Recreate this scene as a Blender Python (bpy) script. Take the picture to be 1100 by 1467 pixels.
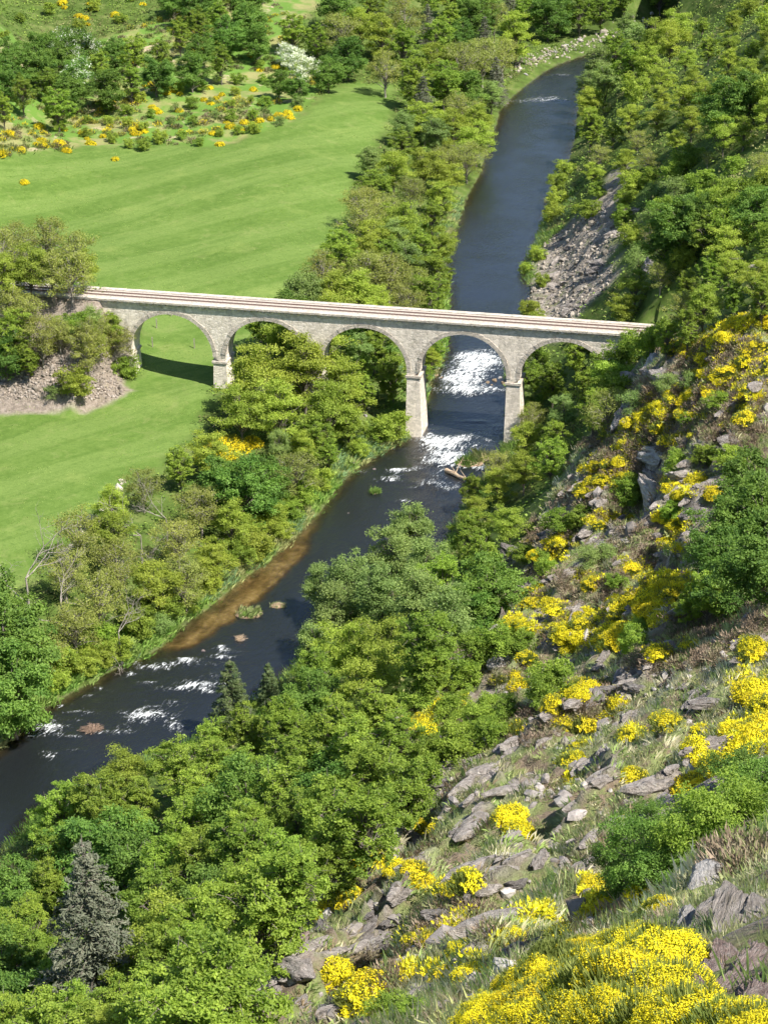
import bpy, math, random, time
import numpy as np
from mathutils import Vector, Matrix, Euler

T0 = time.time()
for _o in list(bpy.data.objects):
    bpy.data.objects.remove(_o)
scene = bpy.context.scene
R = math.radians
rng = np.random.default_rng(7)
random.seed(7)

# ------------------------------------------------------------------ camera
F_PX, CX, CY = 3000.0, 550.0, 733.5          # focal length and centre in photograph pixels
PITCH, ROLL, CAM_Z = R(26.5), R(0.8), 107.5
cam_data = bpy.data.cameras.new('camera')
cam = bpy.data.objects.new('camera', cam_data)
scene.collection.objects.link(cam)
scene.camera = cam
cam_data.sensor_fit = 'VERTICAL'
cam_data.sensor_height = 36.0
cam_data.lens = 36.0 * F_PX / 1467.0
cam_data.clip_start = 0.5
cam_data.clip_end = 6000
_f = Vector((0, math.cos(PITCH), -math.sin(PITCH)))
_u0 = Vector((0, math.sin(PITCH), math.cos(PITCH)))
_x0 = Vector((1, 0, 0))
_r = _x0 * math.cos(ROLL) - _u0 * math.sin(ROLL)
_u = _u0 * math.cos(ROLL) + _x0 * math.sin(ROLL)
M = Matrix((( _r.x, _u.x, -_f.x, 0), (_r.y, _u.y, -_f.y, 0), (_r.z, _u.z, -_f.z, CAM_Z), (0, 0, 0, 1)))
cam.matrix_world = M
CAMP = np.array([0.0, 0.0, CAM_Z])

# ------------------------------------------------------------------ sun, sky, exposure
SUN_DIR = Vector((0.60, -0.48, 1.08)).normalized()     # towards the sun
SUN_EL = math.asin(SUN_DIR.z)
SUN_AZ = math.atan2(SUN_DIR.x, SUN_DIR.y)
world = bpy.data.worlds.new('World')
scene.world = world
world.use_nodes = True
_nt = world.node_tree
_bg = _nt.nodes['Background']
_sky = _nt.nodes.new('ShaderNodeTexSky')
_sky.sky_type = 'NISHITA'
_sky.sun_disc = False
_sky.sun_elevation = SUN_EL
_sky.sun_rotation = SUN_AZ
_sky.altitude = 600
_sky.air_density = 1.0
_sky.dust_density = 0.6
_nt.links.new(_sky.outputs[0], _bg.inputs[0])
_bg.inputs[1].default_value = 0.10
sun_data = bpy.data.lights.new('sun', 'SUN')
sun_data.energy = 5.0
sun_data.angle = R(0.55)
sun_data.color = (1.0, 0.96, 0.88)
sun = bpy.data.objects.new('sun', sun_data)
scene.collection.objects.link(sun)
sun.rotation_euler = SUN_DIR.to_track_quat('Z', 'Y').to_euler()
scene.view_settings.view_transform = 'Standard'
scene.view_settings.look = 'None'
scene.view_settings.gamma = 1.0
scene.view_settings.use_curve_mapping = False
scene.view_settings.exposure = 0.94
scene.cycles.max_bounces = 6
scene.cycles.volume_bounces = 0
scene.cycles.diffuse_bounces = 3
scene.cycles.transparent_max_bounces = 8
scene.cycles.use_adaptive_sampling = True
scene.cycles.adaptive_threshold = 0.03

# ------------------------------------------------------------------ projection helpers (photograph pixel <-> world)
RV, UV, FV = np.array(_r), np.array(_u), np.array(_f)
def ray(x, y):
    d = FV * F_PX + RV * (x - CX) - UV * (y - CY)
    return d / np.linalg.norm(d)
def at_z(x, y, z):
    d = ray(x, y)
    return CAMP + d * ((z - CAM_Z) / d[2])
def at_d(x, y, D):
    return CAMP + ray(x, y) * D
def to_px(p):
    v = np.asarray(p, float) - CAMP
    w = v @ FV
    return CX + F_PX * (v @ RV) / w, CY - F_PX * (v @ UV) / w

# ------------------------------------------------------------------ numpy noise
def _hash(ix, iy, iz, seed):
    h = (ix * 374761393 + iy * 668265263 + iz * 2147483647 + seed * 1274126177) & 0xFFFFFFFF
    h = ((h ^ (h >> 13)) * 1274126177) & 0xFFFFFFFF
    h = (h ^ (h >> 16)) & 0xFFFFFFFF
    return h / 4294967295.0
def vnoise(x, y, z=None, seed=0):
    x = np.asarray(x, float); y = np.asarray(y, float)
    z = np.zeros_like(x) if z is None else np.asarray(z, float)
    ix, iy, iz = (np.floor(a).astype(np.int64) for a in (x, y, z))
    fx, fy, fz = x - ix, y - iy, z - iz
    fx, fy, fz = (t * t * (3 - 2 * t) for t in (fx, fy, fz))
    flat = not np.any(fz)
    def lay(k):
        a = _hash(ix, iy, iz + k, seed); b = _hash(ix + 1, iy, iz + k, seed)
        c = _hash(ix, iy + 1, iz + k, seed); d = _hash(ix + 1, iy + 1, iz + k, seed)
        return (a * (1 - fx) + b * fx) * (1 - fy) + (c * (1 - fx) + d * fx) * fy
    if flat:
        return lay(0) * 2 - 1
    return (lay(0) * (1 - fz) + lay(1) * fz) * 2 - 1
def fbm(x, y, z=None, oct=4, seed=0):
    s = 0.0; a = 1.0; t = 0.0
    for k in range(oct):
        f = 2.03 ** k
        s = s + a * vnoise(np.asarray(x) * f, np.asarray(y) * f, None if z is None else np.asarray(z) * f, seed + k)
        t += a; a *= 0.5
    return s / t
def sstep(a, b, x):
    t = np.clip((x - a) / (b - a), 0, 1)
    return t * t * (3 - 2 * t)

# ------------------------------------------------------------------ object helpers
def np_mesh(name, verts, faces, mats=(), smooth=False, attrs=None, mat_idx=None):
    """faces: (n,3) or (n,4) int array"""
    verts = np.asarray(verts, np.float32).reshape(-1, 3)
    faces = np.asarray(faces, np.int32)
    me = bpy.data.meshes.new(name)
    nf, k = faces.shape
    me.vertices.add(len(verts)); me.vertices.foreach_set('co', verts.ravel())
    me.loops.add(nf * k); me.loops.foreach_set('vertex_index', faces.ravel())
    me.polygons.add(nf)
    me.polygons.foreach_set('loop_start', np.arange(nf, dtype=np.int32) * k)
    me.polygons.foreach_set('use_smooth', np.full(nf, smooth, dtype=bool))
    for m in mats:
        me.materials.append(m)
    if mat_idx is not None:
        me.polygons.foreach_set('material_index', np.asarray(mat_idx, np.int32))
    if attrs:
        for an, (kind, arr) in attrs.items():
            dom = 'POINT'
            if kind == 'FLOAT':
                a = me.attributes.new(an, 'FLOAT', dom); a.data.foreach_set('value', np.asarray(arr, np.float32).ravel())
            else:
                a = me.attributes.new(an, 'FLOAT_COLOR', dom); a.data.foreach_set('color', np.asarray(arr, np.float32).ravel())
    me.update(calc_edges=True)
    return me
def link(name, me, parent=None, loc=None):
    o = bpy.data.objects.new(name, me)
    scene.collection.objects.link(o)
    if parent is not None:
        o.parent = parent
    if loc is not None:
        o.location = loc
    return o
def thing(name, label, cat, loc=(0, 0, 0), rz=0.0, group=None):
    o = bpy.data.objects.new(name, None)
    scene.collection.objects.link(o)
    o.location = loc; o.rotation_euler = (0, 0, rz)
    o.empty_display_size = 0.5
    tag(o, label, cat, group)
    return o
def tag(o, label=None, cat=None, group=None, kind=None):
    if label: o['label'] = label
    if cat: o['category'] = cat
    if group: o['group'] = group
    if kind: o['kind'] = kind
    return o
class MB:
    """collects quads"""
    def __init__(s): s.v = []; s.f = []
    def box(s, lo, hi, taper=0.0):
        x0, y0, z0 = lo; x1, y1, z1 = hi; b = len(s.v); t = taper
        s.v += [(x0 - t, y0 - t, z0), (x1 + t, y0 - t, z0), (x1 + t, y1 + t, z0), (x0 - t, y1 + t, z0), (x0, y0, z1), (x1, y0, z1), (x1, y1, z1), (x0, y1, z1)]
        s.f += [(b, b+3, b+2, b+1), (b+4, b+5, b+6, b+7), (b, b+1, b+5, b+4), (b+1, b+2, b+6, b+5), (b+2, b+3, b+7, b+6), (b+3, b, b+4, b+7)]
    def hexa(s, p):
        b = len(s.v); s.v += [tuple(q) for q in p]
        s.f += [(b, b+3, b+2, b+1), (b+4, b+5, b+6, b+7), (b, b+1, b+5, b+4), (b+1, b+2, b+6, b+5), (b+2, b+3, b+7, b+6), (b+3, b, b+4, b+7)]
    def build(s, name, mat, parent=None, smooth=False):
        me = np_mesh(name, s.v, s.f, [mat], smooth)
        return link(name, me, parent)
def tubes(paths, sides=5):
    """paths: list of (points (n,3), radii (n,)) -> verts, quads"""
    V = []; Fq = []; b = 0
    for pts, rad in paths:
        pts = np.asarray(pts, float); rad = np.asarray(rad, float); n = len(pts)
        tg = np.gradient(pts, axis=0); tg /= np.linalg.norm(tg, axis=1)[:, None] + 1e-9
        ref = np.where(np.abs(tg[:, 2:3]) > 0.9, np.array([[1.0, 0, 0]]), np.array([[0, 0, 1.0]]))
        a = np.cross(tg, ref); a /= np.linalg.norm(a, axis=1)[:, None] + 1e-9
        c = np.cross(tg, a)
        th = np.arange(sides) * 2 * math.pi / sides
        ring = pts[:, None, :] + rad[:, None, None] * (np.cos(th)[None, :, None] * a[:, None, :] + np.sin(th)[None, :, None] * c[:, None, :])
        V.append(ring.reshape(-1, 3))
        i = np.arange(n - 1)[:, None] * sides; j = np.arange(sides)[None, :]; j2 = (j + 1) % sides
        q = np.stack([i + j, i + j2, i + sides + j2, i + sides + j], -1).reshape(-1, 4) + b
        Fq.append(q); b += n * sides
    return np.concatenate(V), np.concatenate(Fq)

# ------------------------------------------------------------------ material helpers
class NT:
    def __init__(s, name):
        s.m = bpy.data.materials.new(name); s.m.use_nodes = True
        s.t = s.m.node_tree; s.n = s.t.nodes; s.n.clear()
        s.out = s.n.new('ShaderNodeOutputMaterial')
    def new(s, typ, **kw):
        nd = s.n.new(typ)
        for k, v in kw.items(): setattr(nd, k, v)
        return nd
    def link(s, a, b): s.t.links.new(a, b)
    def inp(s, nd, key, val):
        if isinstance(val, bpy.types.NodeSocket): s.link(val, nd.inputs[key])
        elif val is not None: nd.inputs[key].default_value = val
    def coord(s, kind='Object', scale=None, rot=None):
        tc = s.new('ShaderNodeTexCoord')
        if scale is None and rot is None: return tc.outputs[kind]
        mp = s.new('ShaderNodeMapping'); s.link(tc.outputs[kind], mp.inputs[0])
        if rot is not None:      # features run along the rotated axes
            mp.vector_type = 'TEXTURE'; mp.inputs['Rotation'].default_value = rot
            scale = tuple(1 / q for q in scale)
        if scale is not None: mp.inputs['Scale'].default_value = scale
        return mp.outputs[0]
    def noise(s, vec, scale, detail=4, rough=0.55, dist=0.0, col=False):
        nd = s.new('ShaderNodeTexNoise'); s.link(vec, nd.inputs['Vector'])
        nd.inputs['Scale'].default_value = scale; nd.inputs['Detail'].default_value = detail
        nd.inputs['Roughness'].default_value = rough; nd.inputs['Distortion'].default_value = dist
        return nd.outputs[1 if col else 0]
    def vor(s, vec, scale, feature='F1', out=0, rnd=1.0):
        nd = s.new('ShaderNodeTexVoronoi', feature=feature); s.link(vec, nd.inputs['Vector'])
        nd.inputs['Scale'].default_value = scale
        nd.inputs['Randomness'].default_value = rnd
        return nd.outputs[out]
    def ramp(s, fac, stops, interp='LINEAR'):
        nd = s.new('ShaderNodeValToRGB'); s.inp(nd, 0, fac)
        cr = nd.color_ramp; cr.interpolation = interp
        while len(cr.elements) < len(stops): cr.elements.new(0.5)
        for e, (p, c) in zip(cr.elements, stops):
            e.position = p
            c = (c, c, c) if isinstance(c, (int, float)) else c
            e.color = (*c, 1)
        return nd.outputs[0]
    def mix(s, fac, a, b, blend='MIX'):
        nd = s.new('ShaderNodeMix', data_type='RGBA', blend_type=blend)
        s.inp(nd, 0, fac)
        for k, v in ((6, a), (7, b)):
            if isinstance(v, tuple): v = (*v, 1) if len(v) == 3 else v
            s.inp(nd, k, v)
        return nd.outputs[2]
    def math(s, op, a, b=None, clamp=False):
        nd = s.new('ShaderNodeMath', operation=op); nd.use_clamp = clamp
        s.inp(nd, 0, a)
        if b is not None: s.inp(nd, 1, b)
        return nd.outputs[0]
    def attr(s, name, out='Fac'):
        nd = s.new('ShaderNodeAttribute', attribute_name=name); return nd.outputs[out]
    def bump(s, h, strength=0.5, dist=0.1, normal=None):
        nd = s.new('ShaderNodeBump'); s.inp(nd, 'Height', h)
        nd.inputs['Strength'].default_value = strength; nd.inputs['Distance'].default_value = dist
        if normal is not None: s.link(normal, nd.inputs['Normal'])
        return nd.outputs[0]
    def pbr(s, col, rough=0.8, spec=0.3, normal=None, **kw):
        nd = s.new('ShaderNodeBsdfPrincipled')
        if isinstance(col, tuple): col = (*col, 1)
        s.inp(nd, 'Base Color', col); s.inp(nd, 'Roughness', rough); s.inp(nd, 'Specular IOR Level', spec)
        if normal is not None: s.link(normal, nd.inputs['Normal'])
        for k, v in kw.items(): s.inp(nd, k, v)
        return nd.outputs[0]
    def done(s, sh):
        s.link(sh, s.out.inputs[0]); return s.m
# ================================================================== TERRAIN
# heights known at photograph pixels: (x, y, z)
CZ = [ # meadow
 (20,600,5),(100,700,4.8),(250,620,4.5),(30,790,4.3),(160,720,4.4),(280,560,4.8),(250,470,5),(420,420,5),(500,250,5.6),(300,220,6.6),(100,250,7.5),
 (500,150,7),(555,150,5.5),(0,300,7.2),(300,350,5.6),(150,340,5.8),(120,610,4.8),(200,560,5),
 # terraces above the meadow
 # rail bank beside the meadow
 (30,525,8.5),(100,520,8.5),(150,515,8.5),(0,566,5.6),(120,566,5.4),(170,548,5.2),(100,480,8),
 (120,380,6.5),(20,360,7),
 # left bank strip
 (560,620,1.2),(500,640,1.6),(430,720,1.6),(330,830,1.5),(220,915,1.3),(130,950,1.5),(30,1020,1.8),(150,850,3),(60,880,3.2),(300,720,3),(420,600,3),(500,520,2.6),
 (250,790,2.6),(600,500,1.5),(580,420,1.5),(600,340,1.5),(640,240,1.6),(560,300,3),(540,380,3.5),(660,160,2),(640,100,3),(740,90,1.5),(800,72,1.0),(880,45,1.0),(700,30,2),
 # right bank
 (790,430,2),(840,440,6),(800,340,3),(870,340,9),(800,290,2),(850,270,9),(850,200,7),(900,190,12),(900,110,6),(960,140,16),(1000,230,21),(1090,120,26),(1090,30,24),(960,70,6),
 (1000,310,25),(1090,330,33),(1090,400,34),(940,400,19),(900,440,13.5),(985,440,23),(1090,230,29),
 (850,560,6),(800,600,3.5),(770,640,3),(820,500,3),(730,690,3),(690,770,3.5),(650,830,4),(760,720,5),(640,920,6),(540,930,4),(500,1000,7),(380,1040,3.5),(420,1100,8),(280,1110,3),
 (150,1160,3),(40,1230,2.5),(200,1250,7),(330,1200,10),(0,1330,5),(120,1380,9),(0,1467,9),(150,1500,14),(280,1420,16),(250,1600,22),(0,1650,18),(950,470,16.5),(890,486,13),
]
# distances from the viewpoint known at photograph pixels: (x, y, metres)
CD = [
 (100,195,361),(300,165,371),(40,165,371),(150,130,384),(250,95,397),(400,110,396),(60,90,404),(300,30,425),(0,0,440),(150,10,435),(450,40,417),(540,60,419),(600,20,455),(500,0,445),
 (1100,450,205),(1050,462,207),(1000,485,211),(950,512,216),(890,570,218),(875,600,220),(830,655,222),(735,800,212),(760,860,203),(1000,600,200),(1090,600,190),(900,600,211),(930,700,199),
 (850,720,207),(1000,720,187),(1090,720,176),(800,820,196),(900,820,181),(1000,820,168),(1090,820,158),(700,900,194),(590,1030,176),(650,990,180),(800,930,176),(900,930,163),(1000,930,150),
 (1090,930,140),(605,1150,152),(700,1055,157),(800,1050,148),(900,1050,138),(1000,1050,126),(1090,1050,116),(500,1262,136),(600,1260,127),(700,1200,127),(800,1200,117),(900,1200,106),
 (1000,1200,94),(1090,1200,84),(400,1385,122),(500,1380,109),(600,1380,97),(700,1370,84),(800,1370,66),(850,1370,50),(930,1400,27),(1000,1330,36),(1090,1330,31),(1090,1400,22),(345,1467,114),(500,1467,88),(600,1467,70),
 (700,1467,45),(800,1467,26),(900,1467,20),(1090,1467,17.5),
]
CW = [(0,0,105.8),(10,0,107),(22,8,110),(40,10,120),(2,8,98.2),(6,9,98.6),(-3,8,97),(10,12,99.5),(60,40,100),(-12,2,92),(-30,10,64),(-45,30,40),(-60,50,22),(-20,30,70),(-10,40,66),(-25,60,40),(-45,75,14),(0,-20,112),(-40,-20,80),(50,-20,125),
      (75,100,68),(90,150,60),(95,220,58),(100,300,58),(110,400,60),(70,330,34),(80,430,45),(-70,110,9),(-80,150,9),(-75,200,9),(-90,230,12),(-85,300,24),(-90,380,44),(-95,440,34),(-60,520,48),(20,520,24),(100,520,70)]
pts = [at_z(*c) for c in CZ] + [at_d(*c) for c in CD] + [np.array(c, float) for c in CW]
pts = np.array(pts)
def tps_fit(P, smooth=0.6):
    n = len(P); X = P[:, :2] / 50.0
    r2 = ((X[:, None] - X[None]) ** 2).sum(-1)
    K = 0.5 * r2 * np.log(r2 + 1e-12) + np.eye(n) * smooth * 0.002
    Q = np.hstack([np.ones((n, 1)), X])
    A = np.block([[K, Q], [Q.T, np.zeros((3, 3))]])
    return X, np.linalg.solve(A, np.concatenate([P[:, 2], np.zeros(3)]))
_TX, _TW = tps_fit(pts)
def tps(x, y):
    q = np.stack([np.ravel(x), np.ravel(y)], -1) / 50.0
    out = np.empty(len(q))
    for i in range(0, len(q), 20000):
        c = q[i:i + 20000]
        r2 = ((c[:, None] - _TX[None]) ** 2).sum(-1)
        out[i:i + 20000] = (0.5 * r2 * np.log(r2 + 1e-12)) @ _TW[:-3] + _TW[-3] + c @ _TW[-2:]
    return out.reshape(np.shape(x))

# river outline, photograph pixels on the water plane z = 0
RIV_L = [(-330,1290),(-160,1170),(-60,1110),(0,1072),(30,1050),(60,1018),(110,990),(160,962),(200,948),(235,925),(270,892),(300,872),(340,838),(390,800),(425,768),(460,733),(490,692),(520,665),(560,642),
         (592,626),(608,600),(614,570),(618,545),(628,530),(640,505),(640,470),(643,420),(640,370),(652,330),(668,285),(688,250),(700,205),(712,178),(716,160),(735,138),(760,118),(780,103),(800,92),(850,75),(900,52),(930,36),(960,24),(1010,12),(1090,-10),(1200,-40)]
RIV_R = [(-330,1560),(-150,1400),(-60,1300),(0,1225),(60,1160),(150,1105),(280,1062),(330,1030),(400,975),(470,905),(540,830),(600,800),(640,780),(655,745),(690,690),(715,655),(728,630),(733,600),(735,560),(728,520),
         (735,480),(752,450),(760,420),(752,385),(768,350),(780,318),(790,280),(812,240),(822,200),(826,160),(832,128),(850,110),(880,98),(920,78),(955,58),(985,40),(1040,26),(1110,6),(1220,-22)]
rl = np.array([at_z(x, y, 0)[:2] for x, y in RIV_L]); rr = np.array([at_z(x, y, 0)[:2] for x, y in RIV_R])
RIV = np.concatenate([rl, rr[::-1]])
def inside(poly, x, y):
    x = np.asarray(x, float); y = np.asarray(y, float); c = np.zeros(x.shape, bool); n = len(poly)
    for i in range(n):
        x0, y0 = poly[i]; x1, y1 = poly[(i + 1) % n]
        if y0 == y1: continue
        k = ((y0 > y) != (y1 > y)) & (x < (x1 - x0) * (y - y0) / (y1 - y0) + x0)
        c ^= k
    return c
def seg_dist(poly, x, y, closed=True):
    d = np.full(np.shape(x), 1e9); n = len(poly)
    for i in range(n if closed else n - 1):
        ax, ay = poly[i]; bx, by = poly[(i + 1) % n]
        vx, vy = bx - ax, by - ay; L = vx * vx + vy * vy + 1e-12
        t = np.clip(((x - ax) * vx + (y - ay) * vy) / L, 0, 1)
        d = np.minimum(d, (x - ax - t * vx) ** 2 + (y - ay - t * vy) ** 2)
    return np.sqrt(d)
def sdf(poly, x, y):
    """signed distance, negative inside"""
    d = seg_dist(poly, x, y)
    return np.where(inside(poly, x, y), -d, d)

def spread_axis(lo, hi, step, far, ratio=1.18):
    core = np.arange(lo, hi + step * .5, step)
    out = []; s = step; p = core[-1]
    while p < far: s *= ratio; p += s; out.append(p)
    neg = []; s = step; p = core[0]
    while p > -far: s *= ratio; p -= s; neg.append(p)
    return np.concatenate([neg[::-1], core, out])
XLO, XHI, YLO, YHI = -92.0, 100.0, -14.0, 520.0
GX = spread_axis(XLO, XHI, 0.6, 2200)
_ya = np.concatenate([np.arange(YLO, 110, 0.4), np.arange(110, 265, 0.6), np.arange(265, YHI + .5, 0.95)])
_s = 0.95; _p = _ya[-1]; _o = []
while _p < 2600: _s *= 1.18; _p += _s; _o.append(_p)
_s = 0.5; _p = _ya[0]; _n = []
while _p > -1500: _s *= 1.2; _p -= _s; _n.append(_p)
GY = np.concatenate([_n[::-1], _ya, _o])
CGX = np.arange(XLO - 2, XHI + 4, 2.0); CGY = np.arange(YLO - 2, YHI + 4, 2.0)
_cx, _cy = np.meshgrid(CGX, CGY)
CG = tps(_cx, _cy)
def cubic1(t): # catmull-rom weights
    return np.stack([-.5*t+t*t-.5*t**3, 1-2.5*t*t+1.5*t**3, .5*t+2*t*t-1.5*t**3, -.5*t*t+.5*t**3], -1)
def coarse(x, y):
    fx = np.clip((x - CGX[0]) / 2.0, 1, len(CGX) - 2.001); fy = np.clip((y - CGY[0]) / 2.0, 1, len(CGY) - 2.001)
    ix = np.floor(fx).astype(int); iy = np.floor(fy).astype(int)
    wx = cubic1(fx - ix); wy = cubic1(fy - iy); out = 0
    ix = np.clip(ix, 1, len(CGX) - 3); iy = np.clip(iy, 1, len(CGY) - 3)
    for a in range(4):
        for b in range(4):
            out = out + wy[..., a] * wx[..., b] * CG[iy + a - 1, ix + b - 1]
    return out
# regions of the ground, outlined where they lie (pixels dropped onto the smooth ground)
def drop0(x, y, dh=0.0, f=coarse, t0=14.0, t1=620.0):
    d = ray(x, y)
    t = np.arange(t0, t1, 0.5)
    P = CAMP + d * t[:, None]
    g = f(P[:, 0], P[:, 1]) + dh - P[:, 2]
    up = np.argmax(g < 0)
    k = up + np.argmax(g[up:] > 0)
    if not g[k] > 0 or k == 0: return None
    a = g[k - 1] / (g[k - 1] - g[k])
    return P[k - 1] * (1 - a) + P[k] * a
def zpoly(px, z): return np.array([at_z(x, y, z)[:2] for x, y in px])
def gpoly(px, z):
    out = []
    for x, y in px:
        p = drop0(min(max(x, -60), 1160), max(y, -20), 0.0, lambda a, b: coarse(np.clip(a, XLO, XHI), np.clip(b, YLO, YHI)))
        out.append((p if p is not None else at_z(x, y, z))[:2])
    return np.array(out)
MEADOW = gpoly([(-260,560),(0,572),(60,572),(120,570),(165,553),(190,540),(205,500),(190,450),(100,400),(0,330),(-60,330),(-60,232),(0,226),(120,212),(230,205),(310,212),(420,178),(500,118),(560,118),(568,150),(540,200),(505,260),
                (500,320),(470,370),(420,430),(400,470),(320,520),(310,560),(285,620),(240,665),(170,705),(100,790),(0,860),(-60,900)], 5.4)
TALUS = zpoly([(-120,500),(0,497),(50,492),(110,492),(165,510),(185,540),(165,552),(120,567),(60,572),(0,570),(-120,572)], 7.0)
TERRACE = gpoly([(-60,232),(0,226),(120,212),(230,205),(310,212),(420,178),(480,120),(420,60),(470,0),(460,-20),(-60,-20)], 12)
SLOPE = np.concatenate([gpoly([(330,1440),(400,1330),(470,1280),(560,1200),(600,1145),(640,1085),(600,1050),(570,1030),(640,965),(690,900),(730,800),(790,735),(825,650),(868,592),(888,545),(940,505),(1000,482),(1060,458),(1100,446),(1160,425)], 20),
                        np.array([(110,200),(140,100),(60,-40),(-8,-40),(-14,20),(-16,50)], float)])
ROCKBANK = zpoly([(756,395),(775,330),(800,310),(840,330),(880,300),(900,320),(870,400),(880,450),(800,470),(765,460)], 4)
GULLY = [(gpoly(q, 20), dd, ww) for q, dd, ww in (
 ([(548,1300),(505,1355),(455,1440)], 5.0, 2.2), ([(612,1168),(580,1205)], 3.4, 1.7), ([(850,1120),(800,1165),(745,1235)], 2.2, 1.3), ([(985,1130),(925,1180)], 2.2, 1.2), ([(880,1000),(835,1040)], 1.6, 1.2),
 ([(925,655),(895,745)], 3.2, 2.2), ([(965,755),(935,800),(890,835)], 3.0, 2.0), ([(885,570),(868,620)], 3.4, 2.2), ([(1000,1010),(985,1040)], 1.4, .9))]
def bridge_axis():
    a = at_z(190, 433, 15.2); b = at_z(918, 483, 15.2)
    u = (b - a)[:2]; u /= np.linalg.norm(u)
    return a[:2], u
B0, BU = bridge_axis()
BV = np.array([-BU[1], BU[0]])            # away from the viewer
_k = np.array([0.0, 0.0])
TRACK_L = float((at_z(-260, 402, 15.2)[:2] - B0) @ BU)
TRACK_R = float((at_z(975, 488, 15.2)[:2] - B0) @ BU)

def build_ground(x, y):
    z = coarse(np.clip(x, XLO, XHI), np.clip(y, YLO, YHI))
    dout = np.hypot(np.maximum(np.maximum(XLO - x, x - XHI), 0), np.maximum(np.maximum(YLO - y, y - YHI), 0))
    z = z + sstep(0, 500, dout) * 20 + fbm(x / 240, y / 240, oct=3, seed=5) * 22 * sstep(0, 300, dout)
    m = {}
    d = sdf(RIV, x, y)
    m['riv'] = d
    md = -sdf(MEADOW, x, y)
    m['meadow'] = sstep(-1.2, 1.5, md + fbm(x / 3, y / 3, oct=3, seed=3) * 1.6)
    m['talus'] = sstep(-.6, .6, -sdf(TALUS, x, y) + fbm(x / 2, y / 2, oct=3, seed=13) * .8)
    m['terrace'] = sstep(-2, 2, -sdf(TERRACE, x, y))
    sl = sstep(-2.5, 2.5, -sdf(SLOPE, x, y))
    m['slope'] = sl
    m['rockbank'] = sstep(-1.5, 1.5, -sdf(ROCKBANK, x, y) + fbm(x / 3, y / 3, oct=3, seed=23) * 1.5)
    # relief of the craggy slope: ribs running down the fall line with broken steps
    a = R(38); xr = x * math.cos(a) + y * math.sin(a); yr = -x * math.sin(a) + y * math.cos(a)
    near = 0.16 + 0.84 * sstep(16, 85, np.hypot(x, y))
    w = fbm(x / 9, y / 9, oct=2, seed=33) * 3
    rib = 1 - np.abs(fbm(xr / 17 + w * .05, (yr + w) / 5.0, oct=3, seed=41)) * 2.2
    blk = vnoise(xr / 4.2, (yr + w * .4) / 2.3, seed=51); blk = np.round(blk * 3) / 3
    rel = rib * 1.8 + blk * 0.8 + fbm(x / 1.5, y / 1.5, oct=3, seed=61) * 0.38
    z = z + sl * near * (rel - 1.0)
    z = z + m['rockbank'] * (fbm(xr / 3.5, yr / 1.2, oct=4, seed=71) * 1.1)
    crag = sl * sstep(.66, .98, rib + .30 * fbm(x / 2.5, y / 2.5, oct=3, seed=43) - .12)
    cell = vnoise(xr / 1.5, yr / .8, seed=57); cell = np.round(cell * 2.5) / 2.5
    z = z + crag * near * (.75 + .55 * cell)
    m['crag'] = crag
    for (gp_, dep_, wid_) in GULLY:
        gd = seg_dist(gp_, x, y, closed=False)
        z = z - sl * dep_ * np.exp(-(gd / wid_) ** 2)
    rough = (1 - sl) * (1 - m['meadow'])
    z = z + rough * (fbm(x / 6, y / 6, oct=4, seed=81) * 0.6) + m['meadow'] * fbm(x / 14, y / 14, oct=3, seed=91) * .18
    z = z + m['talus'] * fbm(x / .9, y / .9, oct=3, seed=15) * .22
    z = z + m['terrace'] * fbm(x / 5, y / 5, oct=3, seed=19) * .5
    # small crag in front of the slope, below the viewpoint
    cr_ = np.hypot(x + 4.35, y - 17.6); cz_ = 91.7 - (cr_ / .8) ** 2 * 1.1
    z = np.where((cr_ < 3.2) & (cz_ > z), cz_, z)
    # river channel and banks
    rise = sstep(-0.3, 9, d)
    bank = 0.25 + 0.35 * sstep(0, 2.5, d) + 0.15 * fbm(x / 2, y / 2, oct=2, seed=95)
    zo = np.where(d < 25, bank * (1 - rise) + np.maximum(z, 0.35) * rise, np.maximum(z, 0.35))
    depth = -1.7 * sstep(0, 5.0, -d) - 0.18 + fbm(x / 1.8, y / 1.8, oct=3, seed=99) * .14
    z = np.where(d > 0, zo * sstep(-.1, .5, d) + (1 - sstep(-.1, .5, d)) * -.1, depth)
    # embankment under the line, beside the bridge on the meadow side
    u = (x - B0[0]) * BU[0] + (y - B0[1]) * BU[1]; v = (x - B0[0]) * BV[0] + (y - B0[1]) * BV[1]
    em = 15.25 - np.maximum(np.abs(v - 1.6) - 2.0, 0) * 0.84
    wl = 1 - sstep(-4.5, 1.5, u)
    em = em * wl + (-20) * (1 - wl)
    z = np.where((u < 1.5) & (u > -120), np.maximum(z, np.where(wl > .02, em, -99)), z)
    z = np.where((u < 0) & (u > -120) & (v > 3.6) & (v < 22), np.minimum(z, np.maximum(em, 6.5)), z)
    over = (np.abs(v - 1.6) < 2.0) & (u > -120) & (u < 120)
    z = np.where(over & (z > 15.2), 15.2, z)
    # cutting where the line runs into the hillside
    cut = (u > TRACK_R - 6) & (u < TRACK_R + 3)
    z = np.where(cut & (np.abs(v - 1.6) < 2.6), np.minimum(z, 14.9), z)
    m['u'] = u; m['v'] = v
    return z, m
_gx, _gy = np.meshgrid(GX, GY)
GZ, GM = build_ground(_gx, _gy)
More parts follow.
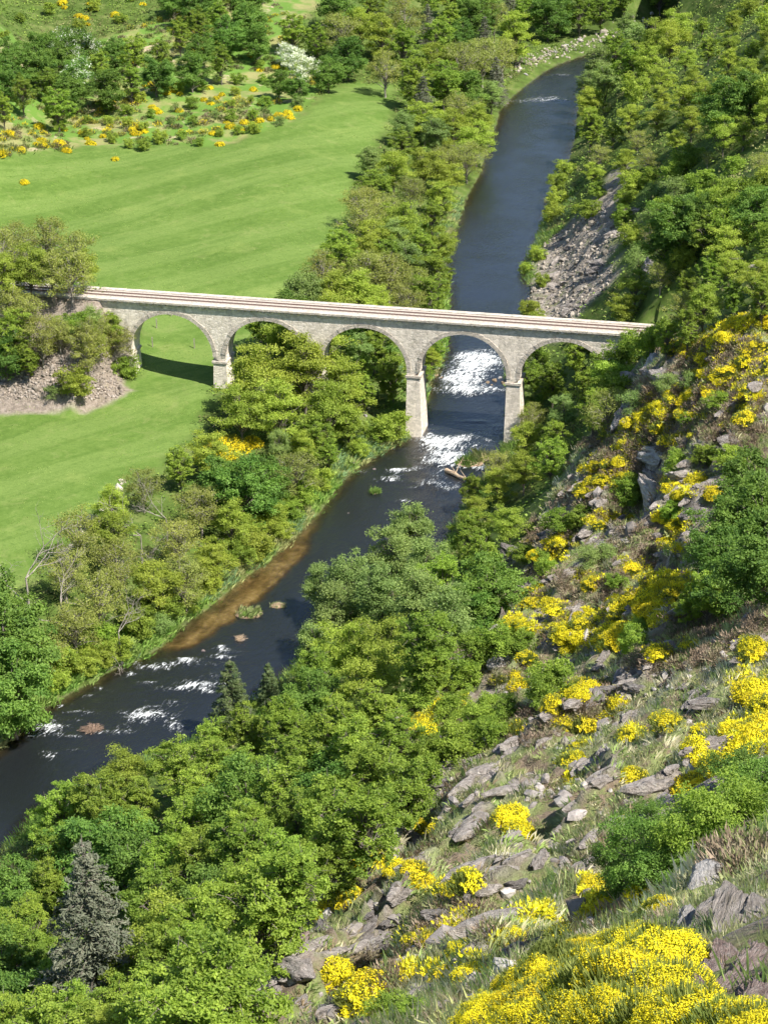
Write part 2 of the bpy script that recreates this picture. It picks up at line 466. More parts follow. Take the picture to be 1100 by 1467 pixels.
# lift towards submerged gravel bar by the meadow bank
BAR = zpoly([(235,925),(300,872),(340,838),(390,800),(425,768),(455,745),(450,790),(400,850),(350,890),(290,925),(250,945)], 0)
_bd = -sdf(BAR, _gx, _gy)
_lift = sstep(-1.2, 1.6, _bd + fbm(_gx / 1.5, _gy / 1.5, oct=2, seed=4) * .8)
GZ = np.where(GM['riv'] < 0, GZ * (1 - _lift) + (-0.12 - 0.12 * fbm(_gx, _gy, oct=2, seed=6)) * _lift, GZ)
def ground(x, y):
    x = np.asarray(x, float); y = np.asarray(y, float)
    i = np.clip(np.searchsorted(GX, x) - 1, 0, len(GX) - 2); j = np.clip(np.searchsorted(GY, y) - 1, 0, len(GY) - 2)
    fx = (x - GX[i]) / (GX[i + 1] - GX[i]); fy = (y - GY[j]) / (GY[j + 1] - GY[j])
    return (GZ[j, i] * (1 - fx) + GZ[j, i + 1] * fx) * (1 - fy) + (GZ[j + 1, i] * (1 - fx) + GZ[j + 1, i + 1] * fx) * fy
def gmask(key, x, y):
    i = int(np.clip(np.searchsorted(GX, x), 0, len(GX) - 1)); j = int(np.clip(np.searchsorted(GY, y), 0, len(GY) - 1))
    return float(GM[key][j, i])
def drop(x, y, dh=0.0):
    return drop0(x, y, dh, ground, 14.0 if dh < .6 else 60.0)
print('terrain', round(time.time() - T0, 1))

def ground_material():
    s = NT('ground_cover')
    P = s.coord('Object')
    zone = s.new('ShaderNodeAttribute', attribute_name='zone')      # r meadow, g rocky slope, b talus
    sep = s.new('ShaderNodeSeparateColor'); s.link(zone.outputs['Color'], sep.inputs[0])
    zone2 = s.new('ShaderNodeAttribute', attribute_name='zone2')    # r river bed, g rock bank, b terrace
    sep2 = s.new('ShaderNodeSeparateColor'); s.link(zone2.outputs['Color'], sep2.inputs[0])
    geo = s.new('ShaderNodeNewGeometry'); sx = s.new('ShaderNodeSeparateXYZ'); s.link(geo.outputs['Normal'], sx.inputs[0])
    # --- meadow with mown bands
    n1 = s.noise(P, 0.09, 3); n2 = s.noise(P, 0.9, 5, .65); n3 = s.noise(P, 7.0, 3, .7)
    g = s.ramp(s.math('ADD', s.math('MULTIPLY', n1, .45), s.math('MULTIPLY', n2, .55)), [(.30, (.068, .120, .019)), (.5, (.108, .172, .033)), (.72, (.158, .225, .054))])
    mp = s.new('ShaderNodeMapping'); s.link(P, mp.inputs[0]); mp.inputs['Rotation'].default_value = (0, 0, R(-38))
    wv = s.new('ShaderNodeTexWave', bands_direction='Y'); s.link(mp.outputs[0], wv.inputs[0]); wv.inputs['Scale'].default_value = .030; wv.inputs['Distortion'].default_value = 2.2; wv.inputs['Detail Scale'].default_value = .35; wv.inputs['Detail'].default_value = 2
    g = s.mix(s.ramp(wv.outputs[1], [(.35, .0), (.65, .5)]), g, (.170, .235, .060))
    st = s.coord('Object', (.10, 1.1, 1), (0, 0, R(40)))
    g = s.mix(s.ramp(s.noise(st, 1.0, 4, .6), [(.50, 0.0), (.68, .4)]), g, (.052, .108, .014))
    g = s.mix(s.ramp(n3, [(.38, 0.0), (.72, .6)]), g, (.070, .12, .020))
    g = s.mix(s.ramp(s.noise(P, .17, 4, .6), [(.56, 0.0), (.74, .6)]), g, (.19, .24, .062))
    g = s.mix(s.ramp(s.noise(P, 2.6, 5, .7), [(.50, 0.0), (.72, .5)]), g, (.045, .095, .014))
    g = s.mix(s.ramp(s.noise(P, .33, 5, .7, .8), [(.55, 0.0), (.75, .5)]), g, (.20, .225, .075))
    # --- rough grass and woodland floor
    wf = s.ramp(s.noise(P, .35, 5, .65), [(.3, (.045, .060, .014)), (.5, (.075, .120, .022)), (.72, (.15, .17, .055))])
    wf = s.mix(s.ramp(s.noise(P, 2.4, 4, .7), [(.5, 0.0), (.8, .6)]), wf, (.06, .045, .022))
    # --- terrace pasture: grass, dry grass and bare earth
    te = s.mix(s.ramp(s.noise(P, .14, 5, .62), [(.47, 0.0), (.60, 1.0)]), (.115, .205, .035), (.26, .24, .10))
    te = s.mix(s.ramp(s.noise(P, .21, 4, .6, .6), [(.60, 0.0), (.68, 1.0)]), te, (.42, .33, .22))
    te = s.mix(s.ramp(n3, [(.4, 0.0), (.75, .45)]), te, (.07, .12, .02))
    # --- rocky slope
    stretch = s.coord('Object', (.55, 1.35, .9), (0, 0, R(38)))
    sgrass = s.ramp(s.noise(P, .55, 5, .65), [(.30, (.17, .13, .09)), (.42, (.26, .20, .14)), (.52, (.22, .245, .09)), (.64, (.28, .33, .13)), (.80, (.44, .42, .25))])
    sgrass = s.mix(s.ramp(s.noise(P, 5.0, 4, .7), [(.45, 0.0), (.8, .55)]), sgrass, (.10, .075, .05))
    rock = s.ramp(s.noise(stretch, 2.1, 7, .7, .4), [(.25, (.12, .10, .085)), (.45, (.27, .23, .20)), (.6, (.40, .35, .305)), (.8, (.58, .525, .47))])
    crack = s.ramp(s.noise(s.coord('Object', (.8, 2.6, 1.6), (0, 0, R(38))), 1.0, 7, .7, 1.2), [(.36, .22), (.45, 1.0), (.60, 1.0), (.66, .5)])
    rock = s.mix(1.0, rock, crack, 'MULTIPLY')
    steep = s.math('SUBTRACT', 1.0, sx.outputs[2])
    rf = s.ramp(s.math('ADD', s.math('MULTIPLY', steep, 1.1), s.math('MULTIPLY', s.noise(stretch, .55, 5, .62), .9)), [(.82, 0.0), (.92, 1.0)])
    rf = s.math('MAXIMUM', rf, s.math('MULTIPLY', s.attr('crag'), .95))
    slope = s.mix(rf, sgrass, rock)
    # --- talus
    tal = s.ramp(s.noise(P, 1.9, 6, .75), [(.25, (.15, .12, .095)), (.5, (.31, .255, .205)), (.75, (.47, .40, .34))])
    tal = s.mix(s.ramp(s.noise(P, .6, 4, .6), [(.55, 0.0), (.7, .7)]), tal, (.30, .26, .17))
    # --- river bed
    rg = s.vor(P, 3.2, 'F1', 1)
    bed = s.ramp(s.noise(P, 1.3, 5, .7), [(.3, (.12, .085, .038)), (.55, (.26, .195, .09)), (.75, (.40, .32, .18))])
    bed = s.mix(s.attr('bar'), s.ramp(s.noise(P, 1.3, 5, .7), [(.3, (.035, .033, .020)), (.7, (.12, .105, .07))]), bed)
    # --- bank rock
    rb = s.coord('Object', (.5, 2.2, 1.5), (0, 0, R(30)))
    rbk = s.ramp(s.noise(rb, 1.1, 7, .72, .5), [(.25, (.10, .085, .07)), (.45, (.27, .23, .19)), (.65, (.44, .39, .33)), (.8, (.60, .55, .48))])
    rbk = s.mix(s.ramp(s.noise(P, .7, 4, .6), [(.54, 0.0), (.66, .8)]), rbk, (.17, .19, .07))
    c = wf
    c = s.mix(sep2.outputs[2], c, te)
    c = s.mix(sep.outputs[0], c, g)
    c = s.mix(sep.outputs[1], c, slope)
    c = s.mix(sep.outputs[2], c, tal)
    c = s.mix(sep2.outputs[1], c, rbk)
    c = s.mix(sep2.outputs[0], c, bed)
    h = s.math('ADD', s.math('MULTIPLY', s.noise(P, 1.6, 6, .72), 1.0), s.math('MULTIPLY', s.noise(P, 9.0, 4, .7), .35))
    amt = s.math('ADD', .12, s.math('MULTIPLY', s.math('ADD', sep.outputs[1], s.math('ADD', sep.outputs[2], sep2.outputs[1])), .75), True)
    bp = s.new('ShaderNodeBump'); s.link(h, bp.inputs['Height']); s.link(amt, bp.inputs['Strength']); bp.inputs['Distance'].default_value = .6
    return s.done(s.pbr(c, .92, .12, bp.outputs[0]))
GROUND_MAT = ground_material()
_V = np.stack([_gx, _gy, GZ], -1).reshape(-1, 3)
_ny, _nx = _gx.shape
_i = (np.arange(_ny - 1)[:, None] * _nx + np.arange(_nx - 1)[None]).reshape(-1)
_F = np.stack([_i, _i + 1, _i + _nx + 1, _i + _nx], -1)
_z1 = np.stack([GM['meadow'], GM['slope'], GM['talus'], np.ones_like(GZ)], -1)
_rb = sstep(.25, -.1, GM['riv'])
_z1[..., 3] = 1
_z2 = np.stack([_rb, GM['rockbank'], GM['terrace'], np.ones_like(GZ)], -1)
ground_obj = link('ground', np_mesh('ground', _V, _F, [GROUND_MAT], True, {'zone': ('C', _z1), 'zone2': ('C', _z2), 'bar': ('FLOAT', _lift), 'crag': ('FLOAT', GM['crag'])}))
tag(ground_obj, kind='structure')

# ================================================================== WATER
# foam: centre x, y, radius x, y in photograph pixels, strength
FOAM = [ (682,512,30,10,.85),(672,530,28,11,1.0),(662,548,28,11,1.15),(668,560,42,5,.8),(700,515,22,14,.5),
 (612,628,22,6,.8),(628,640,24,7,1.0),(650,634,18,7,.7),(668,628,14,5,.55),(640,655,26,8,.75),(655,664,18,5,.7),(690,640,18,4,.55),(700,624,14,4,.4),(610,662,12,3,.4),
 (625,662,30,10,.5),(690,616,20,6,.4),(520,676,9,4,.6),(556,686,16,4,.7),(576,681,14,3,.45),(606,692,18,4,.75),(640,700,13,5,.7),(655,692,10,3,.4),(578,717,14,3,.7),(690,684,9,5,.5),(600,605,10,3,.3),
 (220,957,30,4,.85),(250,951,28,4,.7),(275,946,14,3,.45),(195,950,8,4,.6),(282,984,24,6,.95),(305,981,14,4,.4),(322,932,14,5,.55),(314,928,8,3,.5),
 (205,1028,22,7,.95),(222,1024,14,4,.5),(248,1040,10,8,.9),(266,1044,14,5,.4),(60,1047,20,8,.8),(70,1040,14,9,.45),(72,1083,14,6,.7),(160,1050,26,4,.7),(180,1047,14,3,.5),
 (110,1020,22,6,.35),(130,1022,14,5,.3),(172,975,10,3,.3),(220,985,10,3,.3),(80,1013,6,2,.4),(140,1005,14,3,.25),(256,1010,12,4,.3),(240,1025,40,8,.28),
 (745,146,9,3,.7),(765,143,14,4,.75),(790,141,16,4,.8),(812,145,12,3,.5),(772,130,14,4,.35),(798,108,14,2.5,.7),(808,107,8,2,.6),(781,143,40,4,.4),
 (712,410,12,3,.12),(365,868,10,2,.15),(400,868,14,2,.25),(345,912,16,3,.25),(930,40,10,3,.4)]
def water():
    st = 0.3
    xs = np.arange(-75, 110, st); ys = np.arange(60, 510, st)
    X, Y = np.meshgrid(xs, ys)
    near = np.zeros(X.shape, bool)
    D = np.full(X.shape, 99.0)
    # coarse mask first
    gi = np.clip(np.searchsorted(GX, X) , 0, len(GX) - 1); gj = np.clip(np.searchsorted(GY, Y), 0, len(GY) - 1)
    D = GM['riv'][gj, gi]
    keep = D < 0.9
    ids = -np.ones(X.shape, int); ids[keep] = np.arange(keep.sum())
    a, b, c, d = ids[:-1, :-1], ids[:-1, 1:], ids[1:, 1:], ids[1:, :-1]
    ok = (a >= 0) & (b >= 0) & (c >= 0) & (d >= 0)
    Fq = np.stack([a[ok], b[ok], c[ok], d[ok]], -1)
    x, y = X[keep], Y[keep]
    foam = np.zeros(len(x))
    gw = np.random.default_rng(12)
    extra = [(gw.uniform(560, 715), gw.uniform(602, 705), gw.uniform(5, 16), gw.uniform(1.2, 3), gw.uniform(.3, .8)) for _ in range(46)]
    extra += [(a_ := gw.uniform(40, 330), 1050 - (a_ - 60) * .36 + gw.uniform(-38, 44), gw.uniform(5, 18), gw.uniform(1.2, 3), gw.uniform(.25, .7)) for _ in range(54)]
    extra += [(gw.uniform(640, 725), gw.uniform(490, 575), gw.uniform(4, 14), gw.uniform(1.5, 4), gw.uniform(.2, .5)) for _ in range(16)]
    for (cx, cy, rx, ry, w) in FOAM + extra:
        w *= .58
        if cy < 160: w *= .62
        p = at_z(cx, cy, 0); ex = at_z(cx + rx, cy, 0) - p; ey = at_z(cx, cy + ry, 0) - p
        A = np.linalg.inv(np.array([[ex[0], ey[0]], [ex[1], ey[1]]]))
        dx, dy = x - p[0], y - p[1]
        q0 = A[0, 0] * dx + A[0, 1] * dy; q1 = A[1, 0] * dx + A[1, 1] * dy
        foam += w * np.exp(-(q0 ** 2 + q1 ** 2) * .62)
    foam = np.minimum(foam, .80)
    z = 0.05 * fbm(x / 1.2, y / 1.2, oct=3, seed=8) * (.15 + 2.2 * np.minimum(foam, 1)) + foam * .16 * (1 + fbm(x / .7, y / .7, oct=2, seed=9))
    z *= sstep(.5, -.6, D[keep])
    # depth below the surface, read by the water's tint
    dep = np.clip(-ground(x, y), 0.02, 3)
    s = NT('river_water')
    P = s.coord('Object'); fo = s.attr('foam'); de = s.attr('depth')
    flow = s.coord('Object', (.6, 1.3, 1), (0, 0, R(62)))
    n = s.noise(flow, 1.5, 5, .62, .8); n2 = s.noise(flow, 5.0, 4, .65, .5); n3 = s.noise(P, .12, 3)
    hh = s.math('ADD', n, s.math('MULTIPLY', n2, .35))
    # wind-ruffled patches: ripple strength varies in broad areas
    st_ = s.ramp(n3, [(.35, .22), (.7, .60)])
    bp = s.new('ShaderNodeBump'); s.link(hh, bp.inputs['Height']); s.link(st_, bp.inputs['Strength']); bp.inputs['Distance'].default_value = .22
    fr = s.new('ShaderNodeFresnel'); fr.inputs['IOR'].default_value = 1.55; s.link(bp.outputs[0], fr.inputs['Normal'])
    gl = s.new('ShaderNodeBsdfGlossy'); gl.inputs['Roughness'].default_value = .16; s.link(bp.outputs[0], gl.inputs['Normal']); gl.inputs['Color'].default_value = (1, 1, 1, 1)
    tr = s.new('ShaderNodeBsdfTransparent')
    tint = s.ramp(s.math('MULTIPLY', de, .5), [(0.02, (.95, .92, .85)), (.14, (.50, .42, .30)), (.40, (.13, .12, .10)), (.85, (.035, .04, .045))])
    s.link(tint, tr.inputs[0])
    body = s.new('ShaderNodeBsdfDiffuse'); body.inputs[0].default_value = (.024, .028, .031, 1)
    m1 = s.new('ShaderNodeMixShader'); s.link(s.ramp(s.math('MULTIPLY', de, .5), [(.06, .0), (.30, .45)]), m1.inputs[0]); s.link(tr.outputs[0], m1.inputs[1]); s.link(body.outputs[0], m1.inputs[2])
    m2 = s.new('ShaderNodeMixShader'); s.link(fr.outputs[0], m2.inputs[0]); s.link(m1.outputs[0], m2.inputs[1]); s.link(gl.outputs[0], m2.inputs[2])
    fpat = s.noise(s.coord('Object', (.75, 2.4, 1), (0, 0, R(58))), 1.1, 9, .80, 1.6)
    fmask = s.ramp(s.math('ADD', s.math('MULTIPLY', fo, .80), s.math('SUBTRACT', s.math('MULTIPLY', fpat, 3.4), 1.70)), [(.46, 0.0), (.72, .85), (.95, 1.0)])
    fmask = s.math('MULTIPLY', fmask, s.ramp(fo, [(.05, 0.0), (.35, 1.0)]))
    foam_sh = s.pbr((.80, .82, .82), .6, .3, s.bump(fpat, .8, .15))
    m3 = s.new('ShaderNodeMixShader'); s.link(fmask, m3.inputs[0]); s.link(m2.outputs[0], m3.inputs[1]); s.link(foam_sh, m3.inputs[2])
    s.done(m3.outputs[0])
    o = link('river_water', np_mesh('river_water', np.stack([x, y, z], -1), Fq, [s.m], True, {'foam': ('FLOAT', foam), 'depth': ('FLOAT', dep)}))
    tag(o, kind='structure')
water()
print('water', round(time.time() - T0, 1))
# ================================================================== BRIDGE
def masonry(name, tone=1.0, stain=0.5):
    s = NT(name)
    P = s.coord('Object')
    mp = s.coord('Object', (1, 1, 1.5))
    v = s.new('ShaderNodeTexVoronoi', feature='F1'); s.link(mp, v.inputs[0]); v.inputs['Scale'].default_value = 2.6
    e = s.vor(mp, 2.6, 'DISTANCE_TO_EDGE')
    sep = s.new('ShaderNodeSeparateColor'); s.link(v.outputs['Color'], sep.inputs[0])
    base = s.ramp(sep.outputs[0], [(0, (.42 * tone, .37 * tone, .305 * tone)), (.35, (.49 * tone, .43 * tone, .36 * tone)), (.7, (.55 * tone, .485 * tone, .41 * tone)), (1, (.62 * tone, .55 * tone, .47 * tone))])
    base = s.mix(s.ramp(e, [(.01, .6), (.06, 0.0)]), base, (.44 * tone, .385 * tone, .325 * tone))
    # dark runs of weathering and lichen
    st = s.coord('Object', (1.3, 1.3, .35))
    f1 = s.ramp(s.noise(st, .55, 6, .72, .5), [(.47, 0.0), (.64, stain)])
    f2 = s.ramp(s.noise(P, 4.5, 4, .7), [(.45, 0.25), (.7, 1.0)])
    base = s.mix(s.math('MULTIPLY', f1, f2), base, (.15, .13, .105))
    base = s.mix(s.ramp(s.noise(P, .9, 5, .7), [(.58, 0.0), (.74, .55)]), base, (.60, .54, .47))
    h = s.math('ADD', s.ramp(e, [(0, 0.0), (.12, 1.0)]), s.noise(P, 9, 3, .6))
    return s.done(s.pbr(base, .9, .2, s.bump(h, .45, .05)))
M_WALL = masonry('rubble_masonry', 1.45, .85)
M_PIER = masonry('pier_masonry', 1.38, .65)
M_DRESS = masonry('dressed_stone', 1.0, .45)
def simple(name, col, rough=.8, var=.25, scale=3, spec=.2, bump=.3):
    s = NT(name); P = s.coord('Object')
    n = s.noise(P, scale, 5, .65)
    a = tuple(c * (1 - var) for c in col); b = tuple(min(1, c * (1 + var)) for c in col)
    return s.done(s.pbr(s.ramp(n, [(.3, a), (.7, b)]), rough, spec, s.bump(n, bump, .05)))
M_BALLAST = simple('ballast', (.43, .38, .325), .95, .35, 9, .1, .8)
M_RAIL = simple('rusty_rail', (.24, .17, .14), .6, .3, 6, .4)
M_SLEEPER = simple('timber_sleeper', (.37, .325, .28), .9, .4, 5)

bridge = thing('railway_viaduct', 'pale stone railway viaduct with round arches crossing the river', 'bridge', (B0[0], B0[1], 0), math.atan2(BU[1], BU[0]))
def u_at(x, y, z, v=0.0):
    """place along the near face that shows at a photograph pixel"""
    d = ray(x, y)
    n = np.array([BV[0], BV[1], 0.0])
    o = np.array([B0[0], B0[1], 0.0]) + n * v
    t = ((o - CAMP) @ n) / (d @ n)
    p = CAMP + d * t
    return float((p[:2] - B0) @ BU), float(p[2])
W = 3.3
u3, z3 = u_at(594.5, 540, 0); u4, z4 = u_at(734.8, 540, 0); u2, _ = u_at(455, 540, 0); u1, _ = u_at(316, 540, 0)
bay = (u4 - u1) / 3
PIER_U = [u4 - bay * k for k in (4, 3, 2, 1, 0)] + [u4 + bay]
z_corn = 15.2
_, z_imp = u_at(594, 538, 0)
_, z_crown = u_at(664, 479.5, 0)
print('bay', bay, 'imp', z_imp, 'crown', z_crown, 'piers', PIER_U, 'track', TRACK_L, TRACK_R)
PW = 1.62
half = bay / 2 - PW / 2
rise = z_crown - z_imp
stilt = max(0.0, rise - half)
U_L, U_R = TRACK_L, TRACK_R + 1.5
U_WALL_L = u_at(70, 440, 0)[0]
def low(u):
    """underside of the arched wall; None where the wall runs down to the ground"""
    for k in range(5):
        c = (PIER_U[k] + PIER_U[k + 1]) / 2
        if abs(u - c) <= half + 1e-6:
            q = 1 - ((u - c) / half) ** 2
            return z_imp + stilt + half * math.sqrt(max(q, 0)) if q > 1e-9 else z_imp
    return z_imp
us = set()
for k in range(5):
    c = (PIER_U[k] + PIER_U[k + 1]) / 2
    for j in range(49):
        us.add(round(c - half * math.cos(math.pi * j / 48), 5))
for p in PIER_U: us.add(round(p, 5))
us = sorted(us)
u_first, u_last = us[0], us[-1]
V = []; Fq = []
TOPZ = z_corn
for k, u in enumerate(us):
    zl = low(u)
    V += [(u, 0, zl), (u, 0, TOPZ), (u, W, zl), (u, W, TOPZ)]
for k in range(len(us) - 1):
    a, b = 4 * k, 4 * k + 4
    Fq += [(a, b, b + 1, a + 1), (b + 2, a + 2, a + 3, b + 3), (a + 2, b + 2, b, a), (a + 1, b + 1, b + 3, a + 3)]
V = np.array(V)
link('arcade_wall', np_mesh('arcade_wall', V, Fq, [M_WALL]), bridge)
def local_ground(u, v):
    p = B0 + BU * u + BV * v
    return float(ground(p[0], p[1]))
# end walls into both banks
mb = MB(); mb.box((U_WALL_L, 0, 3.0), (u_first, W, TOPZ)); mb.build('abutment', M_WALL, bridge)
mb = MB(); mb.box((u_last, 0, 4.0), (U_R, W, TOPZ)); mb.build('abutment', M_WALL, bridge)
# string course joints on the spandrels are thin; piers: shaft, impost band, base
for k, p in enumerate(PIER_U):
    if k in (0, 5):
        lo = 3.5 if k == 0 else 5.0
    else:
        lo = -2.2 if k >= 3 else min(local_ground(p, 0), local_ground(p, W)) - 1.0
    x0, x1 = p - PW / 2, p + PW / 2
    t = 0.028 * (z_imp - lo)
    mb = MB()
    v0, v1 = -.05, W + .05
    n = 6
    for j in range(n):
        za, zb = lo + (z_imp - .30 - lo) * j / n, lo + (z_imp - .30 - lo) * (j + 1) / n
        ta, tb = t * (1 - j / n), t * (1 - (j + 1) / n)
        mb.hexa([(x0 - ta, v0 - ta, za), (x1 + ta, v0 - ta, za), (x1 + ta, v1 + ta, za), (x0 - ta, v1 + ta, za), (x0 - tb, v0 - tb, zb), (x1 + tb, v0 - tb, zb), (x1 + tb, v1 + tb, zb), (x0 - tb, v1 + tb, zb)])
    pr = mb.build('pier', M_PIER, bridge)
    mb = MB(); mb.box((x0 - .16, v0 - .12, z_imp - .30), (x1 + .16, v1 + .12, z_imp - .02)); mb.box((x0 - .09, v0 - .06, z_imp - .42), (x1 + .09, v1 + .06, z_imp - .30))
    mb.build('impost_band', M_DRESS, pr)
# voussoirs
for k in range(5):
    c = (PIER_U[k] + PIER_U[k + 1]) / 2
    n = 39; ring = MB()
    for side in (0, 1):
        for j in range(n):
            a0 = math.pi * (j + .06) / n; a1 = math.pi * (j + .94) / n
            th = .50 + random.uniform(-.05, .06); pr_ = .05 + random.uniform(-.02, .03)
            y0, y1 = (-pr_, .10) if side == 0 else (W - .10, W + pr_)
            zc = z_imp + stilt
            q = []
            for (r_, a_) in ((half - .015, a0), (half - .015, a1), (half + th, a1), (half + th, a0)):
                q.append((c - r_ * math.cos(a_), zc + r_ * math.sin(a_)))
            ring.hexa([(q[0][0], y0, q[0][1]), (q[1][0], y0, q[1][1]), (q[1][0], y1, q[1][1]), (q[0][0], y1, q[0][1]),
                       (q[3][0], y0, q[3][1]), (q[2][0], y0, q[2][1]), (q[2][0], y1, q[2][1]), (q[3][0], y1, q[3][1])])
    o = ring.build('arch_ring', M_DRESS, bridge); o['kind'] = 'stuff'
# deck slab, cornice, copings, corbels
mb = MB(); mb.box((U_L, .05, TOPZ + .003), (U_R, W - .05, TOPZ + .20)); mb.build('ballast_bed', M_BALLAST, bridge)
mb = MB(); mbf = MB()
x = U_L
while x < U_R:
    L = 1.15 + random.uniform(-.1, .1)
    h = random.uniform(-.015, .015)
    mb.box((x + .015, -.34, TOPZ + .10), (x + L - .015, .32, TOPZ + .34 + h))
    mbf.box((x + .015, W - .32, TOPZ + .10), (x + L - .015, W + .34, TOPZ + .34 + h))
    x += L
for m_ in (mb, mbf):
    o = m_.build('coping_course', M_DRESS, bridge); o['kind'] = 'stuff'
mb = MB(); x = U_L
while x < U_R:
    mb.box((x, -.26, TOPZ - .16), (x + .42, -.002, TOPZ + .098)); mb.box((x, W + .002, TOPZ - .16), (x + .42, W + .26, TOPZ + .098))
    x += .84
o = mb.build('corbel_row', M_DRESS, bridge); o['kind'] = 'stuff'
mb = MB(); x = U_L
mb.box((U_L, .33, TOPZ + .198), (U_R, W - .33, TOPZ + .22)); mb.build('ballast_crown', M_BALLAST, bridge)
mb = MB(); x = U_L
while x < U_R:
    mb.box((x, W / 2 - .85, TOPZ + .222), (x + .2, W / 2 + .85, TOPZ + .235)); x += .62
o = mb.build('sleeper_row', M_SLEEPER, bridge); o['kind'] = 'stuff'
for s_ in (-1, 1):
    mb = MB(); c = W / 2 + s_ * .5
    mb.box((U_L, c - .045, TOPZ + .235), (U_R, c + .045, TOPZ + .285)); mb.box((U_L, c - .012, TOPZ + .285), (U_R, c + .012, TOPZ + .37)); mb.box((U_L, c - .03, TOPZ + .37), (U_R, c + .03, TOPZ + .41))
    mb.build('rail', M_RAIL, bridge)
print('bridge', round(time.time() - T0, 1))
# ================================================================== PLANT MATERIALS
def leaf_mat(name, dark, light, transl=0.38, hue=.010):
    s = NT(name)
    t = s.attr('tint'); oi = s.new('ShaderNodeObjectInfo')
    col = s.mix(t, dark, light)
    hs = s.new('ShaderNodeHueSaturation'); s.link(col, hs.inputs['Color'])
    s.link(s.math('ADD', .5 - hue, s.math('MULTIPLY', oi.outputs['Random'], hue * 2)), hs.inputs['Hue'])
    s.link(s.math('ADD', .82, s.math('MULTIPLY', s.math('FRACT', s.math('MULTIPLY', oi.outputs['Random'], 7.31)), .36)), hs.inputs['Value'])
    p = s.pbr(hs.outputs[0], .55, .25)
    tr = s.new('ShaderNodeBsdfTranslucent')
    s.link(s.mix(1.0, hs.outputs[0], (1.15, 1.25, .55), 'MULTIPLY'), tr.inputs[0])
    mx = s.new('ShaderNodeMixShader'); mx.inputs[0].default_value = transl
    s.link(p, mx.inputs[1]); s.link(tr.outputs[0], mx.inputs[2])
    return s.done(mx.outputs[0])
L_MID = leaf_mat('leaf_mid_green', (.130, .210, .028), (.340, .440, .062), .42)
L_BRIGHT = leaf_mat('leaf_yellow_green', (.195, .262, .034), (.420, .490, .078), .44)
L_DARK = leaf_mat('leaf_deep_green', (.075, .155, .026), (.200, .315, .055), .38)
L_OLIVE = leaf_mat('leaf_olive', (.185, .210, .045), (.380, .405, .105), .42)
L_PALE = leaf_mat('leaf_grey_green', (.145, .220, .060), (.320, .420, .125), .40)
L_SPRUCE = leaf_mat('needle_grey', (.090, .105, .065), (.200, .205, .140), .15, .01)
L_FIR = leaf_mat('needle_green', (.070, .120, .045), (.180, .235, .085), .2, .01)
L_WHITE = leaf_mat('blossom_white', (.62, .64, .52), (.80, .80, .72), .3, .005)
L_BROOM = leaf_mat('broom_twig_green', (.120, .155, .035), (.270, .300, .080), .3)
L_YELLOW = leaf_mat('broom_blossom', (.62, .50, .016), (.92, .79, .030), .35, .006)
L_ORANGE = leaf_mat('golden_blossom', (.66, .50, .014), (.90, .74, .024), .35, .004)
L_HEATH = leaf_mat('heath_brown', (.105, .075, .050), (.235, .180, .125), .15)
L_GRASS = leaf_mat('slope_grass', (.5, .5, .5), (.5, .5, .5), .3)
def bark_mat(name, a, b):
    s = NT(name); P = s.coord('Object', (3, 3, .8))
    n = s.noise(P, 2.5, 5, .65)
    return s.done(s.pbr(s.ramp(n, [(.3, a), (.7, b)]), .9, .15, s.bump(n, .5, .04)))
BARK = bark_mat('bark_grey_brown', (.09, .075, .06), (.24, .21, .175))
BARK_PALE = bark_mat('bark_pale', (.19, .165, .14), (.38, .34, .29))

